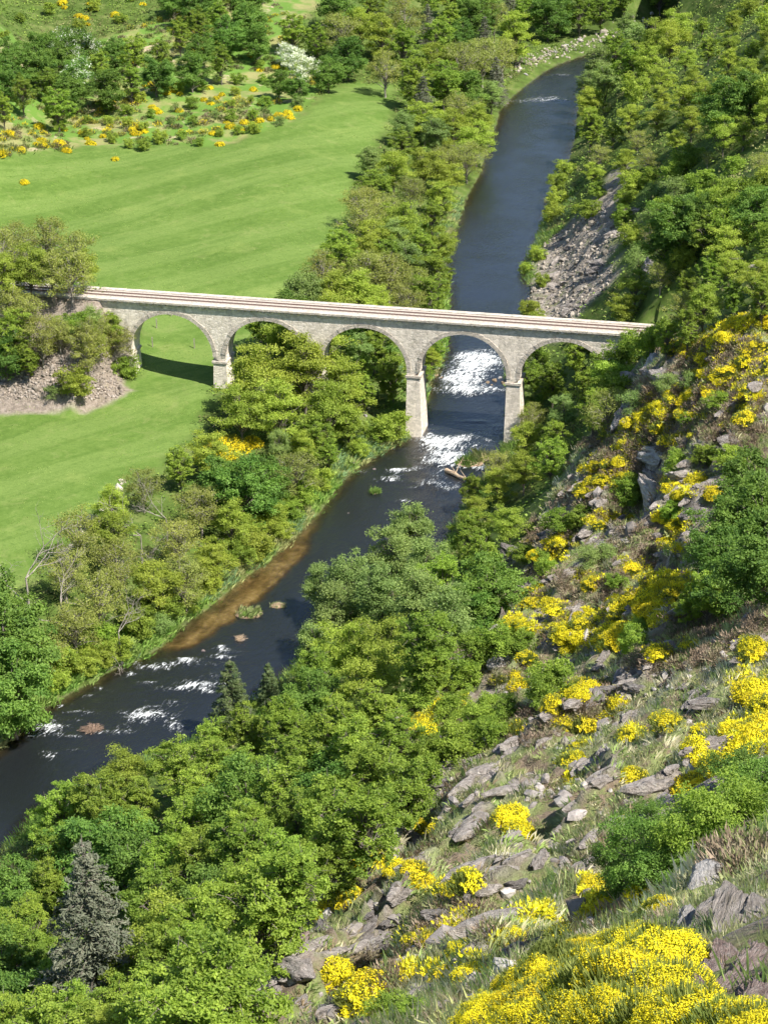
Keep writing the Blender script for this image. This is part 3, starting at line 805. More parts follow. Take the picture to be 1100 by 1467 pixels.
# ================================================================== FOLIAGE GEOMETRY
def unit(v): return v / (np.linalg.norm(v, axis=-1, keepdims=True) + 1e-9)
def leaves(C, bias, size, tint, g, aspect=.55, spread=.75):
    n = len(C)
    nr = unit(bias + g.normal(0, spread, (n, 3)))
    t = unit(np.cross(nr, g.normal(0, 1, (n, 3)))); b = np.cross(nr, t)
    L = (size * g.uniform(.65, 1.35, n))[:, None]; Wd = L * aspect
    v = np.stack([C - t * L * .5, C + b * Wd * .5 + nr * L * .08, C + t * L * .5, C - b * Wd * .5 + nr * L * .08], 1)
    f = np.arange(n * 4).reshape(n, 4)
    return v.reshape(-1, 3), f, np.repeat(tint, 4)
def crown_mesh(name, mat, g, h=9.0, rx=3.6, base=.28, n_lobe=34, lobe_r=1.15, n_leaf=9000, size=.27, flat=.6, open_=.0, shape='round', sub=8, sub_s=.34, white=None):
    """clumped crown: big lobes on the crown surface, sprays in each lobe, leaves in each spray"""
    zc = h * (base + (1 - base) * .52); rz = h * (1 - base) * .5
    lob = []
    tries = 0
    while len(lob) < n_lobe and tries < 9000:
        tries += 1
        d = unit(g.normal(0, 1, 3) + np.array([0, 0, .25]))
        rr = g.uniform(.55, .93) if g.random() > .16 else g.uniform(.1, .5)
        if shape == 'cone': k = 1 - .75 * max(0, d[2])
        elif shape == 'tall': k = .8
        else: k = 1.0
        wob = 1 + .22 * math.sin(3 * math.atan2(d[1], d[0]) + g.random() * .6) + g.uniform(-.12, .12)
        p = np.array([d[0] * rx * k * rr * wob, d[1] * rx * k * rr * wob, zc + d[2] * rz * rr * (1.0 + g.uniform(-.1, .1))])
        if lob and np.min(np.linalg.norm(np.array(lob) - p, axis=1)) < lobe_r * .75 and tries < 6000: continue
        lob.append(p)
    lob = np.array(lob)
    lr = lobe_r * g.uniform(.6, 1.3, len(lob))
    ns = len(lob) * sub
    li = np.repeat(np.arange(len(lob)), sub)
    od = unit(g.normal(0, 1, (ns, 3)) + np.array([0, 0, .35]))
    S = lob[li] + od * (lr[li] * g.uniform(.45, 1.0, ns))[:, None] * np.array([1, 1, flat])
    pn = n_leaf // ns + 1
    si = np.repeat(np.arange(ns), pn)
    keep = g.random(len(si)) < (1 - open_ * g.random(ns)[si])
    si = si[keep]
    off = g.normal(0, 1, (len(si), 3)) * np.array([sub_s, sub_s, sub_s * .5])
    C = S[si] + off
    bias = unit(unit(C - np.array([0, 0, zc - rz * .3])) * .5 + od[si] * .35 + np.array([0, 0, .7]))
    tint = np.clip(.5 + g.normal(0, .16, ns)[si] + g.normal(0, .16, len(si)) + g.normal(0, .1, len(lob))[li][si], 0, 1)
    v, f, t = leaves(C, bias, size, tint, g)
    mats = [mat]; idx = None
    if white is not None:
        mats.append(L_WHITE); wl = g.random(ns) < white
        wq = wl[si] & (g.random(len(si)) < .8); idx = wq.astype(np.int32)
    me = np_mesh(name, v, f, mats, False, {'tint': ('FLOAT', t)}, idx)
    return me, lob, zc
def trunk_mesh(name, mat, g, lob, h, base, r0=.17, lean=.25, twigs=0):
    top = np.array([g.normal(0, lean), g.normal(0, lean), h * .86])
    z = np.linspace(-.6, 1, 9)
    pts = np.stack([top[0] * np.maximum(z, 0) ** 1.5, top[1] * np.maximum(z, 0) ** 1.5, top[2] * np.where(z < 0, z * .9 / max(top[2] * .6, .1), z)], -1)
    pts += np.stack([g.normal(0, .07, 9), g.normal(0, .07, 9), np.zeros(9)], -1)
    rad = r0 * (1.12 - .95 * np.clip(z, 0, 1))
    P = [(pts, rad)]
    for p in lob:
        zt = np.clip(p[2] * .62 - .4 * h * .1 + g.uniform(-.5, .2), h * base * .5, h * .75)
        k = zt / top[2]; s0 = np.array([top[0] * k ** 1.5, top[1] * k ** 1.5, zt])
        t = np.linspace(0, 1, 5)[:, None]
        q = s0 * (1 - t) + p * t + np.array([0, 0, .12]) * np.sin(t * math.pi) * np.linalg.norm(p - s0) + g.normal(0, .06, (5, 3)) * t
        P.append((q, np.linspace(r0 * .42 * (1.1 - k * .6), .002 * h, 5)))
        for _ in range(twigs):
            a = q[g.integers(2, 5)]; e = a + unit(g.normal(0, 1, 3) + np.array([0, 0, .5])) * g.uniform(.5, 1.3) * h / 9
            m = (a + e) / 2 + g.normal(0, .009 * h, 3)
            P.append((np.array([a, m, e]), np.array([.025, .018, .008]) * h / 9))
    v, f = tubes(P, 5)
    return np_mesh(name, v, f, [mat], True)
def conifer(name, mat, g, h=12.0, rx=2.9, whorls=20, n_leaf=15000, size=.25, droop=.35):
    S = []; T = []; paths = []
    for k in range(whorls):
        z = h * (.10 + .88 * k / whorls); L = rx * (1 - (k / whorls)) ** .8 * g.uniform(.85, 1.1) + .15
        nb = 8 if k < whorls * .7 else 5
        for j in range(nb):
            a = 2 * math.pi * (j + g.random()) / nb; l = L * g.uniform(.7, 1.12)
            t = np.linspace(0, 1, 6)
            zz = z + l * (.18 * t - droop * t ** 2 + .10 * t ** 4)
            q = np.stack([np.cos(a) * l * t, np.sin(a) * l * t, zz], -1)
            paths.append((q, np.linspace(.035, .008, 6)))
            m = int(n_leaf / (whorls * 7.2) * (l / rx + .25))
            tt = g.uniform(.12, 1, m) ** .75
            side = g.normal(0, 1, m) * .22 * l * (1.1 - tt) + g.normal(0, .09, m)
            c = np.stack([np.cos(a) * l * tt - np.sin(a) * side, np.sin(a) * l * tt + np.cos(a) * side, np.interp(tt, t, zz) - np.abs(side) * .35 + g.normal(0, .06, m)], -1)
            S.append(c); T.append(np.full(m, np.clip(.5 + g.normal(0, .2), 0, 1)))
    C = np.concatenate(S); tint = np.clip(np.concatenate(T) + g.normal(0, .15, len(C)), 0, 1)
    bias = unit(np.stack([C[:, 0] * .25, C[:, 1] * .25, np.ones(len(C))], -1))
    v, f, t = leaves(C, bias, size, tint, g, .32, .55)
    cr = np_mesh(name, v, f, [mat], False, {'tint': ('FLOAT', t)})
    paths.append((np.array([[0, 0, -1.0], [0, 0, h * .5], [0, 0, h]]), np.array([.2, .12, .02])))
    v, f = tubes(paths, 4)
    return cr, np_mesh(name + '_trunk', v, f, [BARK], True)
def bare_tree(g, h=7.0):
    P = []
    def grow(p, d, L, r, lv):
        n = 5; q = [p]
        for _ in range(n - 1):
            d = unit(d + g.normal(0, .13, 3) + np.array([0, 0, .05])); q.append(q[-1] + d * L / (n - 1))
        q = np.array(q); P.append((q, np.linspace(r, r * .5, n)))
        if lv <= 0: return
        for _ in range(4 if lv > 1 else 3):
            k = g.integers(1, n); grow(q[k], unit(d + g.normal(0, .65, 3)), L * g.uniform(.5, .75), r * .5, lv - 1)
    grow(np.array([0, 0, -.5]), np.array([.1, 0, 1.0]), h * .6, .14, 4)
    v, f = tubes(P, 4)
    return np_mesh('bare_branches', v, f, [BARK_PALE], True)

PROTO = {}
def mk(key, mat, seed, tr=True, r0=.17, bark=None, twigs=0, **kw):
    g = np.random.default_rng(seed)
    me, lob, zc = crown_mesh(key + '_crown', mat, g, **kw)
    tm = trunk_mesh(key + '_trunk', bark or BARK, g, lob, kw.get('h', 9.0), kw.get('base', .28), r0, twigs=twigs)
    PROTO.setdefault(key, []).append((me, tm, kw.get('h', 9.0), kw.get('rx', 3.6)))
for sd in (1, 2, 3, 4):
    mk('mid', L_MID, sd, h=9.5 + sd * .6, base=.13, rx=3.1 + .25 * (sd % 3), n_lobe=66, lobe_r=.80, n_leaf=17000, size=.25, sub=7, sub_s=.20, flat=.8, twigs=2, open_=.25)
for sd in (11, 12, 13):
    mk('bright', L_BRIGHT, sd, h=9.5, base=.14, rx=3.5, n_lobe=44, lobe_r=.95, n_leaf=15000, size=.24, flat=.38, sub=9, sub_s=.32, open_=.4, twigs=2)
for sd in (21, 22):
    mk('dark', L_DARK, sd, h=8.5, rx=3.9, base=.06, n_lobe=50, lobe_r=1.05, n_leaf=17000, size=.25, flat=.75, sub=11, sub_s=.25)
for sd in (31, 32, 33):
    mk('olive', L_OLIVE, sd, h=8.0, rx=3.3, base=.2, n_lobe=38, lobe_r=.9, n_leaf=9500, size=.20, flat=.6, sub=9, sub_s=.32, open_=.8, bark=BARK_PALE, twigs=5)
for sd in (41, 42):
    mk('pale', L_PALE, sd, h=9.0, rx=3.0, base=.2, n_lobe=38, lobe_r=.9, n_leaf=14000, size=.21, flat=.8, sub=9, sub_s=.26, open_=.3, shape='tall', twigs=2)
mk('hawthorn', L_PALE, 51, h=6.0, rx=3.4, base=.1, n_lobe=30, lobe_r=.9, n_leaf=10000, size=.24, white=.75)
mk('hawthorn_sparse', L_DARK, 52, h=7.0, rx=3.2, base=.1, n_lobe=32, lobe_r=.9, n_leaf=10000, size=.24, white=.22)
for sd in (61, 62, 63):
    mk('bush', L_MID, sd, h=3.0, rx=1.9, base=.0, n_lobe=26, lobe_r=.6, n_leaf=6000, size=.17, flat=.8, r0=.06, sub=8, sub_s=.17)
mk('bush_bright', L_BRIGHT, 64, h=3.0, rx=1.9, base=.0, n_lobe=26, lobe_r=.6, n_leaf=6000, size=.17, flat=.8, r0=.06, sub=8, sub_s=.17)
mk('bush_grey', L_PALE, 65, h=3.0, rx=1.8, base=.0, n_lobe=26, lobe_r=.6, n_leaf=5000, size=.14, flat=.8, r0=.06, sub=8, sub_s=.2, open_=.5, twigs=3)
mk('bush_fine', L_MID, 66, h=3.0, rx=2.0, base=.0, n_lobe=40, lobe_r=.55, n_leaf=18000, size=.095, flat=.7, r0=.06, sub=12, sub_s=.13, twigs=2)
mk('bush_fine', L_DARK, 67, h=3.0, rx=2.0, base=.0, n_lobe=40, lobe_r=.55, n_leaf=18000, size=.095, flat=.7, r0=.06, sub=12, sub_s=.13, twigs=2)
for sd in (71, 72):
    g_ = np.random.default_rng(sd); a_, b_ = conifer('spruce_crown', L_SPRUCE, g_, h=11, rx=3.3)
    PROTO.setdefault('spruce', []).append((a_, b_, 11.0, 3.3))
g_ = np.random.default_rng(73); a_, b_ = conifer('fir_crown', L_FIR, g_, h=8, rx=2.6, whorls=16, size=.22)
PROTO['fir'] = [(a_, b_, 8.0, 2.6)]
PROTO['bare'] = [(None, bare_tree(np.random.default_rng(s_)), 7.0, 2.5) for s_ in (81, 82)]

# broom: dome of green twigs with blossom in patches; unit radius
def broom_mesh(key, g, n_twig, n_fl, tw=.30, fs=.10, cover=.5, mat=None, tall=1.0):
    def dome(n, lo, hi):
        d = unit(g.normal(0, 1, (n, 3))); d[:, 2] = np.abs(d[:, 2])
        lump = 1 + .25 * fbm(d[:, 0] * 2.2, d[:, 1] * 2.2, d[:, 2] * 2.2, oct=3, seed=int(g.integers(999)))
        return d, d * (g.uniform(lo, hi, n) * lump)[:, None] * np.array([1, 1, .85 * tall])
    sd = int(g.integers(1, 999))
    g2 = np.random.default_rng(sd); 
    d, p = dome(n_twig, .35, .98)
    up = unit(d * .9 + np.array([0, 0, .9]) + g.normal(0, .2, (n_twig, 3)))
    s_ = unit(np.cross(up, g.normal(0, 1, (n_twig, 3)))); L = tw * g.uniform(.6, 1.3, n_twig)[:, None]
    w_ = tw * .09
    v = np.stack([p - s_ * w_, p + s_ * w_, p + up * L + s_ * w_ * .3, p + up * L - s_ * w_ * .3], 1).reshape(-1, 3)
    f = np.arange(len(v)).reshape(-1, 4)
    tw_me = np_mesh(key + '_twigs', v, f, [L_BROOM], False, {'tint': ('FLOAT', np.repeat(g.random(n_twig), 4))})
    d, p = dome(n_fl * 3, .80, 1.18)
    m = fbm(d[:, 0] * 2.6, d[:, 1] * 2.6, d[:, 2] * 2.6, oct=3, seed=sd + 5) + .35 * (d[:, 2] - .4)
    th = np.quantile(m, 1 - cover); k = m > th
    p = p[k][:n_fl]; d = d[k][:n_fl]
    v, f, t = leaves(p, d + np.array([0, 0, .4]), fs, np.clip(g.normal(.6, .25, len(p)), 0, 1), g, .8, .6)
    fl = np_mesh(key + '_blossom', v, f, [mat or L_YELLOW], False, {'tint': ('FLOAT', t)})
    return tw_me, fl
BROOM = {}
g_ = np.random.default_rng(91)
BROOM['full'] = [broom_mesh('full', g_, 1400, 3800, cover=.95) for _ in range(3)]
BROOM['part'] = [broom_mesh('part', g_, 2000, 1900, cover=.5) for _ in range(3)]
BROOM['few'] = [broom_mesh('few', g_, 2400, 420, cover=.16) for _ in range(2)]
BROOM['gold'] = [broom_mesh('gold', g_, 1200, 2400, cover=.8, mat=L_ORANGE) for _ in range(2)]
BROOM['close'] = [broom_mesh('close', g_, 8000, 36000, tw=.26, fs=.036, cover=.84, tall=1.1) for _ in range(2)]
BROOM['close_few'] = [broom_mesh('close_few', g_, 14000, 5000, tw=.38, fs=.034, cover=.22, tall=1.0)]
print('protos', round(time.time() - T0, 1))
# ================================================================== ROCKS
def rock_mat(name, stops, lichen=.3, moss=.3):
    s = NT(name); P = s.coord('Object'); oi = s.new('ShaderNodeObjectInfo')
    off = s.new('ShaderNodeVectorMath', operation='ADD'); s.link(P, off.inputs[0])
    cb = s.new('ShaderNodeCombineXYZ'); s.link(s.math('MULTIPLY', oi.outputs['Random'], 37.0), cb.inputs[0]); s.link(s.math('MULTIPLY', oi.outputs['Random'], 91.0), cb.inputs[1]); s.link(cb.outputs[0], off.inputs[1])
    Q = off.outputs[0]
    n = s.noise(Q, 1.6, 8, .72, .5)
    c = s.ramp(n, stops)
    lay = s.new('ShaderNodeMapping'); s.link(Q, lay.inputs[0]); lay.inputs['Scale'].default_value = (1.1, 3.6, 1.4); lay.inputs['Rotation'].default_value = (.5, .35, .3)
    e = s.noise(lay.outputs[0], 1.1, 7, .68, 1.4)
    cr = s.ramp(e, [(.34, .22), (.42, 1.0), (.60, 1.0), (.66, .55), (.70, 1.0)])
    c = s.mix(1.0, c, cr, 'MULTIPLY')
    c = s.mix(s.ramp(s.noise(Q, 2.8, 6, .75), [(.54, 0.0), (.62, lichen)]), c, (.60, .58, .52))
    c = s.mix(s.ramp(s.noise(Q, 1.1, 5, .7), [(.56, 0.0), (.66, moss)]), c, (.16, .15, .07))
    h = s.math('ADD', s.math('MULTIPLY', n, 1.2), s.math('ADD', s.math('MULTIPLY', e, 2.2), s.math('MULTIPLY', s.noise(Q, 9, 4, .7), .35)))
    return s.done(s.pbr(c, .88, .22, s.bump(h, .9, .28)))
RK_GREY = rock_mat('rock_grey', [(.25, (.13, .11, .095)), (.42, (.30, .26, .23)), (.58, (.45, .395, .355)), (.78, (.64, .585, .53))])
RK_DARK = rock_mat('rock_dark', [(.25, (.09, .08, .075)), (.45, (.21, .185, .172)), (.65, (.37, .335, .31)), (.8, (.54, .50, .47))], .35, .3)
RK_PALE = rock_mat('rock_pale', [(.25, (.22, .205, .19)), (.45, (.43, .40, .375)), (.7, (.62, .59, .56))], .6, .1)
RK_RED = rock_mat('rock_reddish', [(.25, (.16, .11, .10)), (.45, (.33, .24, .215)), (.62, (.48, .38, .345)), (.8, (.62, .54, .50))], .4, .15)
RK_OCHRE = rock_mat('rock_ochre', [(.25, (.22, .14, .08)), (.5, (.44, .31, .19)), (.75, (.58, .47, .34))], .2, .1)
def ico(sub):
    import bmesh
    bm = bmesh.new(); bmesh.ops.create_icosphere(bm, subdivisions=sub, radius=1.0)
    v = np.array([q.co[:] for q in bm.verts]); f = np.array([[q.index for q in p.verts] for p in bm.faces]); bm.free()
    return v, f
_iv, _if = ico(4)
_sv, _sf = ico(1)
def block(g, V0, flat=1.0, npl=15):
    nr = unit(g.normal(0, 1, (npl, 3))); d = g.uniform(.58, 1.0, npl)
    nr = np.concatenate([nr, [[.1, .05, .99], [.5, -.3, .8], [-.45, .2, .87]]]); nr = unit(nr); d = np.concatenate([d, [.62, .74, .72]])
    dots = V0 @ nr.T
    r = np.min(np.where(dots > .08, d[None] / np.maximum(dots, .08), 9), axis=1)
    r = np.minimum(r, 1.25)
    v = V0 * r[:, None]
    sd = int(g.integers(1, 9999))
    n1 = fbm(v[:, 0] * 1.3, v[:, 1] * 1.3, v[:, 2] * 1.3, oct=2, seed=sd)
    n2 = fbm(v[:, 0] * 4, v[:, 1] * 4, v[:, 2] * 4, oct=3, seed=sd + 3)
    st = fbm(v[:, 0] * 1.5 + 4 * v[:, 2], v[:, 1] * 1.2, v[:, 2] * 7, oct=2, seed=sd + 7)
    return v * (1 + .26 * n1 + .17 * n2 + .13 * np.round(st * 3) / 3)[:, None]
_g = np.random.default_rng(5)
ROCKM = {}
for key, mat in (('grey', RK_GREY), ('dark', RK_DARK), ('pale', RK_PALE), ('red', RK_RED), ('ochre', RK_OCHRE)):
    ROCKM[key] = []
for k in range(7):
    v = block(_g, _iv)
    for key, mat in (('grey', RK_GREY), ('dark', RK_DARK), ('pale', RK_PALE), ('red', RK_RED), ('ochre', RK_OCHRE)):
        if key in ('pale', 'ochre') and k > 3: continue
        ROCKM[key].append(np_mesh('rock_block_' + key, v, _if, [mat], False))

REG = []          # every labelled thing: dict(o, look, noun, px, py, cls, group)
def reg(o, look, noun, px, py, cat, group):
    REG.append(dict(o=o, look=look, noun=noun, px=px, py=py)); o['category'] = cat
    if group: o['group'] = group
# x, y, width, height (pixels across), blocks, tone, label or None
OUT = [
 (936,520,50,30,3,'pale',1.1), (905,545,46,40,4,'grey',1.1), (950,540,60,36,6,'dark',1.0), (893,590,24,60,4,'dark',1.2),
 (945,650,36,40,5,'pale',1.2), (935,700,26,60,5,'grey',1.3), (1000,640,50,30,6,'dark',1.1), (990,690,60,44,7,'grey',1.0), (1055,640,60,26,6,'dark',.9), (1085,600,30,20,3,'grey',1),
 (1040,700,50,24,4,'grey',.9), (735,795,26,30,4,'dark',1.1), (790,770,30,16,3,'dark',.9), (850,775,70,26,7,'grey',.8), (900,745,30,18,3,'dark',.9), (955,790,60,50,7,'dark',1.0), (1000,740,40,26,4,'dark',.9),
 (820,875,30,44,5,'grey',1.0), (745,845,34,26,4,'grey',.9), (790,830,40,12,4,'grey',.7), (722,945,24,30,2,'pale',1.0), (716,990,44,16,4,'grey',.8), (862,946,56,22,5,'grey',.9),
 (592,962,20,36,3,'dark',1), (640,990,26,14,3,'dark',.9), (590,1045,40,10,3,'pale',.8), (655,985,30,10,2,'grey',.9),
 (850,1000,70,34,8,'dark',.9), (900,985,30,30,4,'dark',.9), (1000,995,46,40,6,'dark',1.0), (895,1030,50,26,6,'grey',.8), (960,1045,80,22,8,'grey',.7), (925,1070,50,20,4,'grey',.7), (965,965,40,22,4,'grey',.8),
 (715,1065,60,34,7,'grey',1.0), (670,1090,60,40,7,'grey',1.1), (640,1120,50,36,6,'dark',1.0), (620,1150,34,34,5,'grey',1.1), (770,1055,50,24,5,'grey',.8), (760,1120,30,14,3,'grey',.8),
 (580,1190,36,26,3,'grey',1.1), (545,1225,44,30,3,'grey',1.1), (510,1255,36,34,3,'grey',1.1), (480,1285,26,24,3,'grey',1.1),
 (528,1330,30,54,5,'dark',1.2), (470,1330,40,26,4,'dark',1.2), (430,1350,50,40,5,'red',1.2), (400,1390,60,56,7,'grey',1.15), (365,1440,44,60,6,'red',1.1), (430,1440,40,30,4,'grey',1.0),
 (660,1190,50,22,4,'dark',.9), (575,1285,34,20,3,'grey',1.0), (790,1240,70,26,5,'grey',.8), (840,1240,40,22,3,'grey',.9), (1015,1075,60,34,6,'grey',1.1), (985,1110,30,26,3,'grey',1.0),
 (960,1150,30,14,3,'red',.8), (1000,1165,26,22,2,'grey',1.0), (940,1125,30,20,3,'dark',1.0), (700,1365,30,20,2,'grey',.8), (690,1270,24,24,2,'dark',1.0), (735,1265,30,18,2,'dark',.9),
 (745,1365,62,40,1,'dark',1.0), (830,1315,50,22,3,'grey',.8), (1014,1262,64,56,1,'pale',1.35), (993,1296,26,22,1,'grey',1.0), (960,1340,80,40,1,'red',.9), (1050,1322,130,60,7,'grey',1.25), (985,1330,70,36,4,'pale',1.2), (1085,1310,60,50,1,'grey',.9),
 (1070,1390,110,60,7,'red',1.3), (1080,1440,90,50,5,'red',1.2), (1015,1425,80,40,3,'red',1.0), (1035,1375,70,40,1,'red',.9), (640,1310,30,24,2,'dark',1), (600,1230,26,14,2,'grey',.8), (560,1320,24,20,2,'dark',.9),
 # far bank and beyond
 (800,410,60,50,6,'grey',.5), (830,440,50,30,5,'dark',.5), (785,370,30,30,4,'grey',.45), (820,350,40,24,4,'dark',.5), (860,375,24,36,4,'dark',.8), (890,335,30,30,4,'grey',.9), (912,302,24,14,3,'grey',.8),
 (990,285,30,12,3,'pale',.8), (1035,300,34,20,3,'pale',.9), (1070,380,50,16,4,'grey',.8), (930,385,30,30,3,'dark',.9),
]
def place_rocks(x, y, w, h, n, tone, bs, g):
    """several blocks over an area; first entry is the anchor"""
    c = drop(x, y)
    if c is None: return None
    D = np.linalg.norm(c - CAMP); s = 3000.0 / D
    root = thing('rock_outcrop', '', 'rock', (float(c[0]), float(c[1]), float(c[2])))
    size = math.sqrt(w * h / max(n, 1)) / s * bs * (.56 if n == 1 else .70)
    e0, e1 = drop(x - 14, y + 12), drop(x + 14, y - 12)
    ang = math.atan2(e1[1] - e0[1], e1[0] - e0[0]) if e0 is not None and e1 is not None and np.linalg.norm(e1 - e0) < 8 * 40 / s else R(50)
    n = n if n == 1 else max(2, int(n * 1.0))
    for k in range(n):
        if n == 1 or k == 0: px, py = x, y
        else:
            a = g.uniform(0, 2 * math.pi); r = math.sqrt(g.random()) * .5
            px, py = x + r * w * math.cos(a), y + r * h * math.sin(a)
        p = drop(px, py)
        if p is None or np.linalg.norm(p - c) > 2.2 * max(w, h) / s: continue
        m = ROCKM[tone][int(g.integers(len(ROCKM[tone])))]
        o = bpy.data.objects.new('rock_block', m); scene.collection.objects.link(o); o.parent = root
        q = size * (g.choice([.5, .7, .9, 1.15, 1.4]) if n > 1 else 1.0)
        o.location = (p[0] - c[0], p[1] - c[1], p[2] - c[2] - q * (.14 if n > 1 else .0))
        o.rotation_euler = (g.uniform(-.35, .35), g.uniform(-.35, .35), ang + g.uniform(-.35, .35))
        o.scale = (q * g.uniform(1.4, 2.4), q * g.uniform(.6, .95), q * g.uniform(.8, 1.2)) if n > 1 else (q * 1.15, q * .9, q * .85)
    return root
_g = np.random.default_rng(17)
LOOK_R = {'grey': 'mid grey craggy', 'dark': 'dark cracked', 'pale': 'pale lichened', 'red': 'pinkish brown', 'ochre': 'ochre'}
for (x, y, w, h, n, tone, bs) in OUT:
    r_ = place_rocks(x, y, w, h, n, tone, bs, _g)
    if r_: reg(r_, LOOK_R[tone], 'rock outcrop' if n > 1 else 'boulder', x, y, 'rock', 'rock outcrops on the steep hillside'); r_.name = 'rock_outcrop' if n > 1 else 'boulder'
# boulders standing in and beside the river
RIVR = [(612,532,7,'ochre'),(622,538,8,'ochre'),(632,541,6,'ochre'),(626,529,6,'pale'),(698,548,7,'ochre'),(708,545,8,'ochre'),(716,541,7,'pale'),(722,549,8,'ochre'),(704,552,5,'ochre'),(690,552,5,'ochre'),
        (165,949,9,'pale'),(175,953,6,'pale'),(291,932,6,'red'),(208,1004,4,'red'),(418,768,5,'pale'),(545,642,6,'grey'),(536,672,5,'red'),(528,600,7,'pale'),(524,612,6,'pale'),(533,590,6,'pale'),(505,668,6,'grey'),
        (499,735,4,'red'),(353,884,5,'pale'),(348,917,6,'grey'),(727,148,4,'grey'),(752,112,5,'pale'),(810,68,6,'pale'),(830,60,6,'pale'),(795,80,6,'pale'),(47,1020,8,'pale'),(660,645,5,'grey'),(640,640,4,'grey')]
for (x, y, wpx, tone) in RIVR:
    p = at_z(x, y, 0.0); D = np.linalg.norm(p - CAMP); q = wpx / (3000 / D) * .62
    m = ROCKM[tone][int(_g.integers(len(ROCKM[tone])))]
    o = link('river_boulder', m); zz = max(float(ground(p[0], p[1])), -.1)
    o.location = (p[0], p[1], zz + q * .15); o.rotation_euler = (0, 0, _g.uniform(0, 6)); o.scale = (q * 1.15, q * .9, q * .75)
    reg(o, {'ochre': 'small ochre', 'pale': 'small pale', 'grey': 'small grey', 'red': 'small reddish'}[tone], 'river boulder', x, y, 'boulder', 'boulders at the water')

# ================================================================== TREES AND SHRUBS
TREEINFO = {
 'mid': ('broadleaf_tree', 'mid green leafy', 'tree', 'tree'), 'bright': ('broadleaf_tree', 'yellow green feathery', 'tree', 'tree'), 'dark': ('broadleaf_tree', 'deep green dense', 'tree', 'tree'),
 'olive': ('thin_leaved_tree', 'thin olive', 'tree', 'tree'), 'pale': ('broadleaf_tree', 'grey green slender', 'tree', 'tree'), 'hawthorn': ('hawthorn_tree', 'white flowering hawthorn', 'tree', 'tree'),
 'hawthorn_sparse': ('hawthorn_tree', 'partly white flowering', 'tree', 'tree'), 'bush': ('shrub', 'round mid green', 'shrub', 'shrub'), 'bush_bright': ('shrub', 'bright yellow green', 'shrub', 'shrub'),
 'bush_grey': ('shrub', 'wispy grey green', 'shrub', 'shrub'), 'bush_fine': ('shrub', 'dense small leaved', 'shrub', 'shrub'), 'spruce': ('spruce_tree', 'grey needled spruce', 'tree', 'conifer'), 'fir': ('fir_tree', 'green conical fir', 'tree', 'conifer'), 'bare': ('bare_tree', 'leafless pale twigged', 'tree', 'tree')}
GROUPS = {'tree': 'trees of the valley', 'shrub': 'shrubs of the valley'}
_g = np.random.default_rng(29)
PLACED = []
FORBID_TRACK = True
def plant(kind, px, py, h, force=False, wide=1.0, minpx=0):
    P = drop(px, py, h * .55)
    if P is None: return None
    x, y = float(P[0]), float(P[1])
    if not force:
        if gmask('riv', x, y) < .8: return None
        u, v = gmask('u', x, y), gmask('v', x, y)
        if U_L - 2 < u < U_R + 2 and -2.2 < v < W + 2.2: return None
        if minpx and any((a - px) ** 2 + (b - py) ** 2 < minpx ** 2 for a, b in PLACED): return None
    PLACED.append((px, py))
    var = PROTO[kind][int(_g.integers(len(PROTO[kind])))]
    nm, look, noun, cat = TREEINFO[kind]
    s = h / var[2]
    z = float(ground(x, y))
    o = thing(nm, '', cat, (x, y, z - .15 * s), float(_g.uniform(0, 6.28)))
    o.scale = (s * wide * _g.uniform(.92, 1.08), s * wide * _g.uniform(.92, 1.08), s)
    if kind == 'bare':
        b = link('branches', var[1], o)
    else:
        link('trunk', var[1], o); link('crown', var[0], o)
    reg(o, look, noun, px, py, cat, GROUPS[noun])
    return o
def pt_in(poly, x, y): return bool(inside(np.array(poly, float), np.array([x]), np.array([y]))[0])
def scatter(poly, kinds, sp, hlo, hhi, wide=1.0, tries=None):
    xs = [p[0] for p in poly]; ys = [p[1] for p in poly]
    A = (max(xs) - min(xs)) * (max(ys) - min(ys))
    names = [k for k, w in kinds for _ in range(w)]
    for _ in range(tries or int(A / sp / sp * 14)):
        x = float(_g.uniform(min(xs), max(xs))); y = float(_g.uniform(min(ys), max(ys)))
        if not pt_in(poly, x, y): continue
        if any(abs(a - x) < sp and abs(b - y) < sp * .82 for a, b in PLACED): continue
        plant(names[int(_g.integers(len(names)))], x, y, float(_g.uniform(hlo, hhi)), wide=wide)
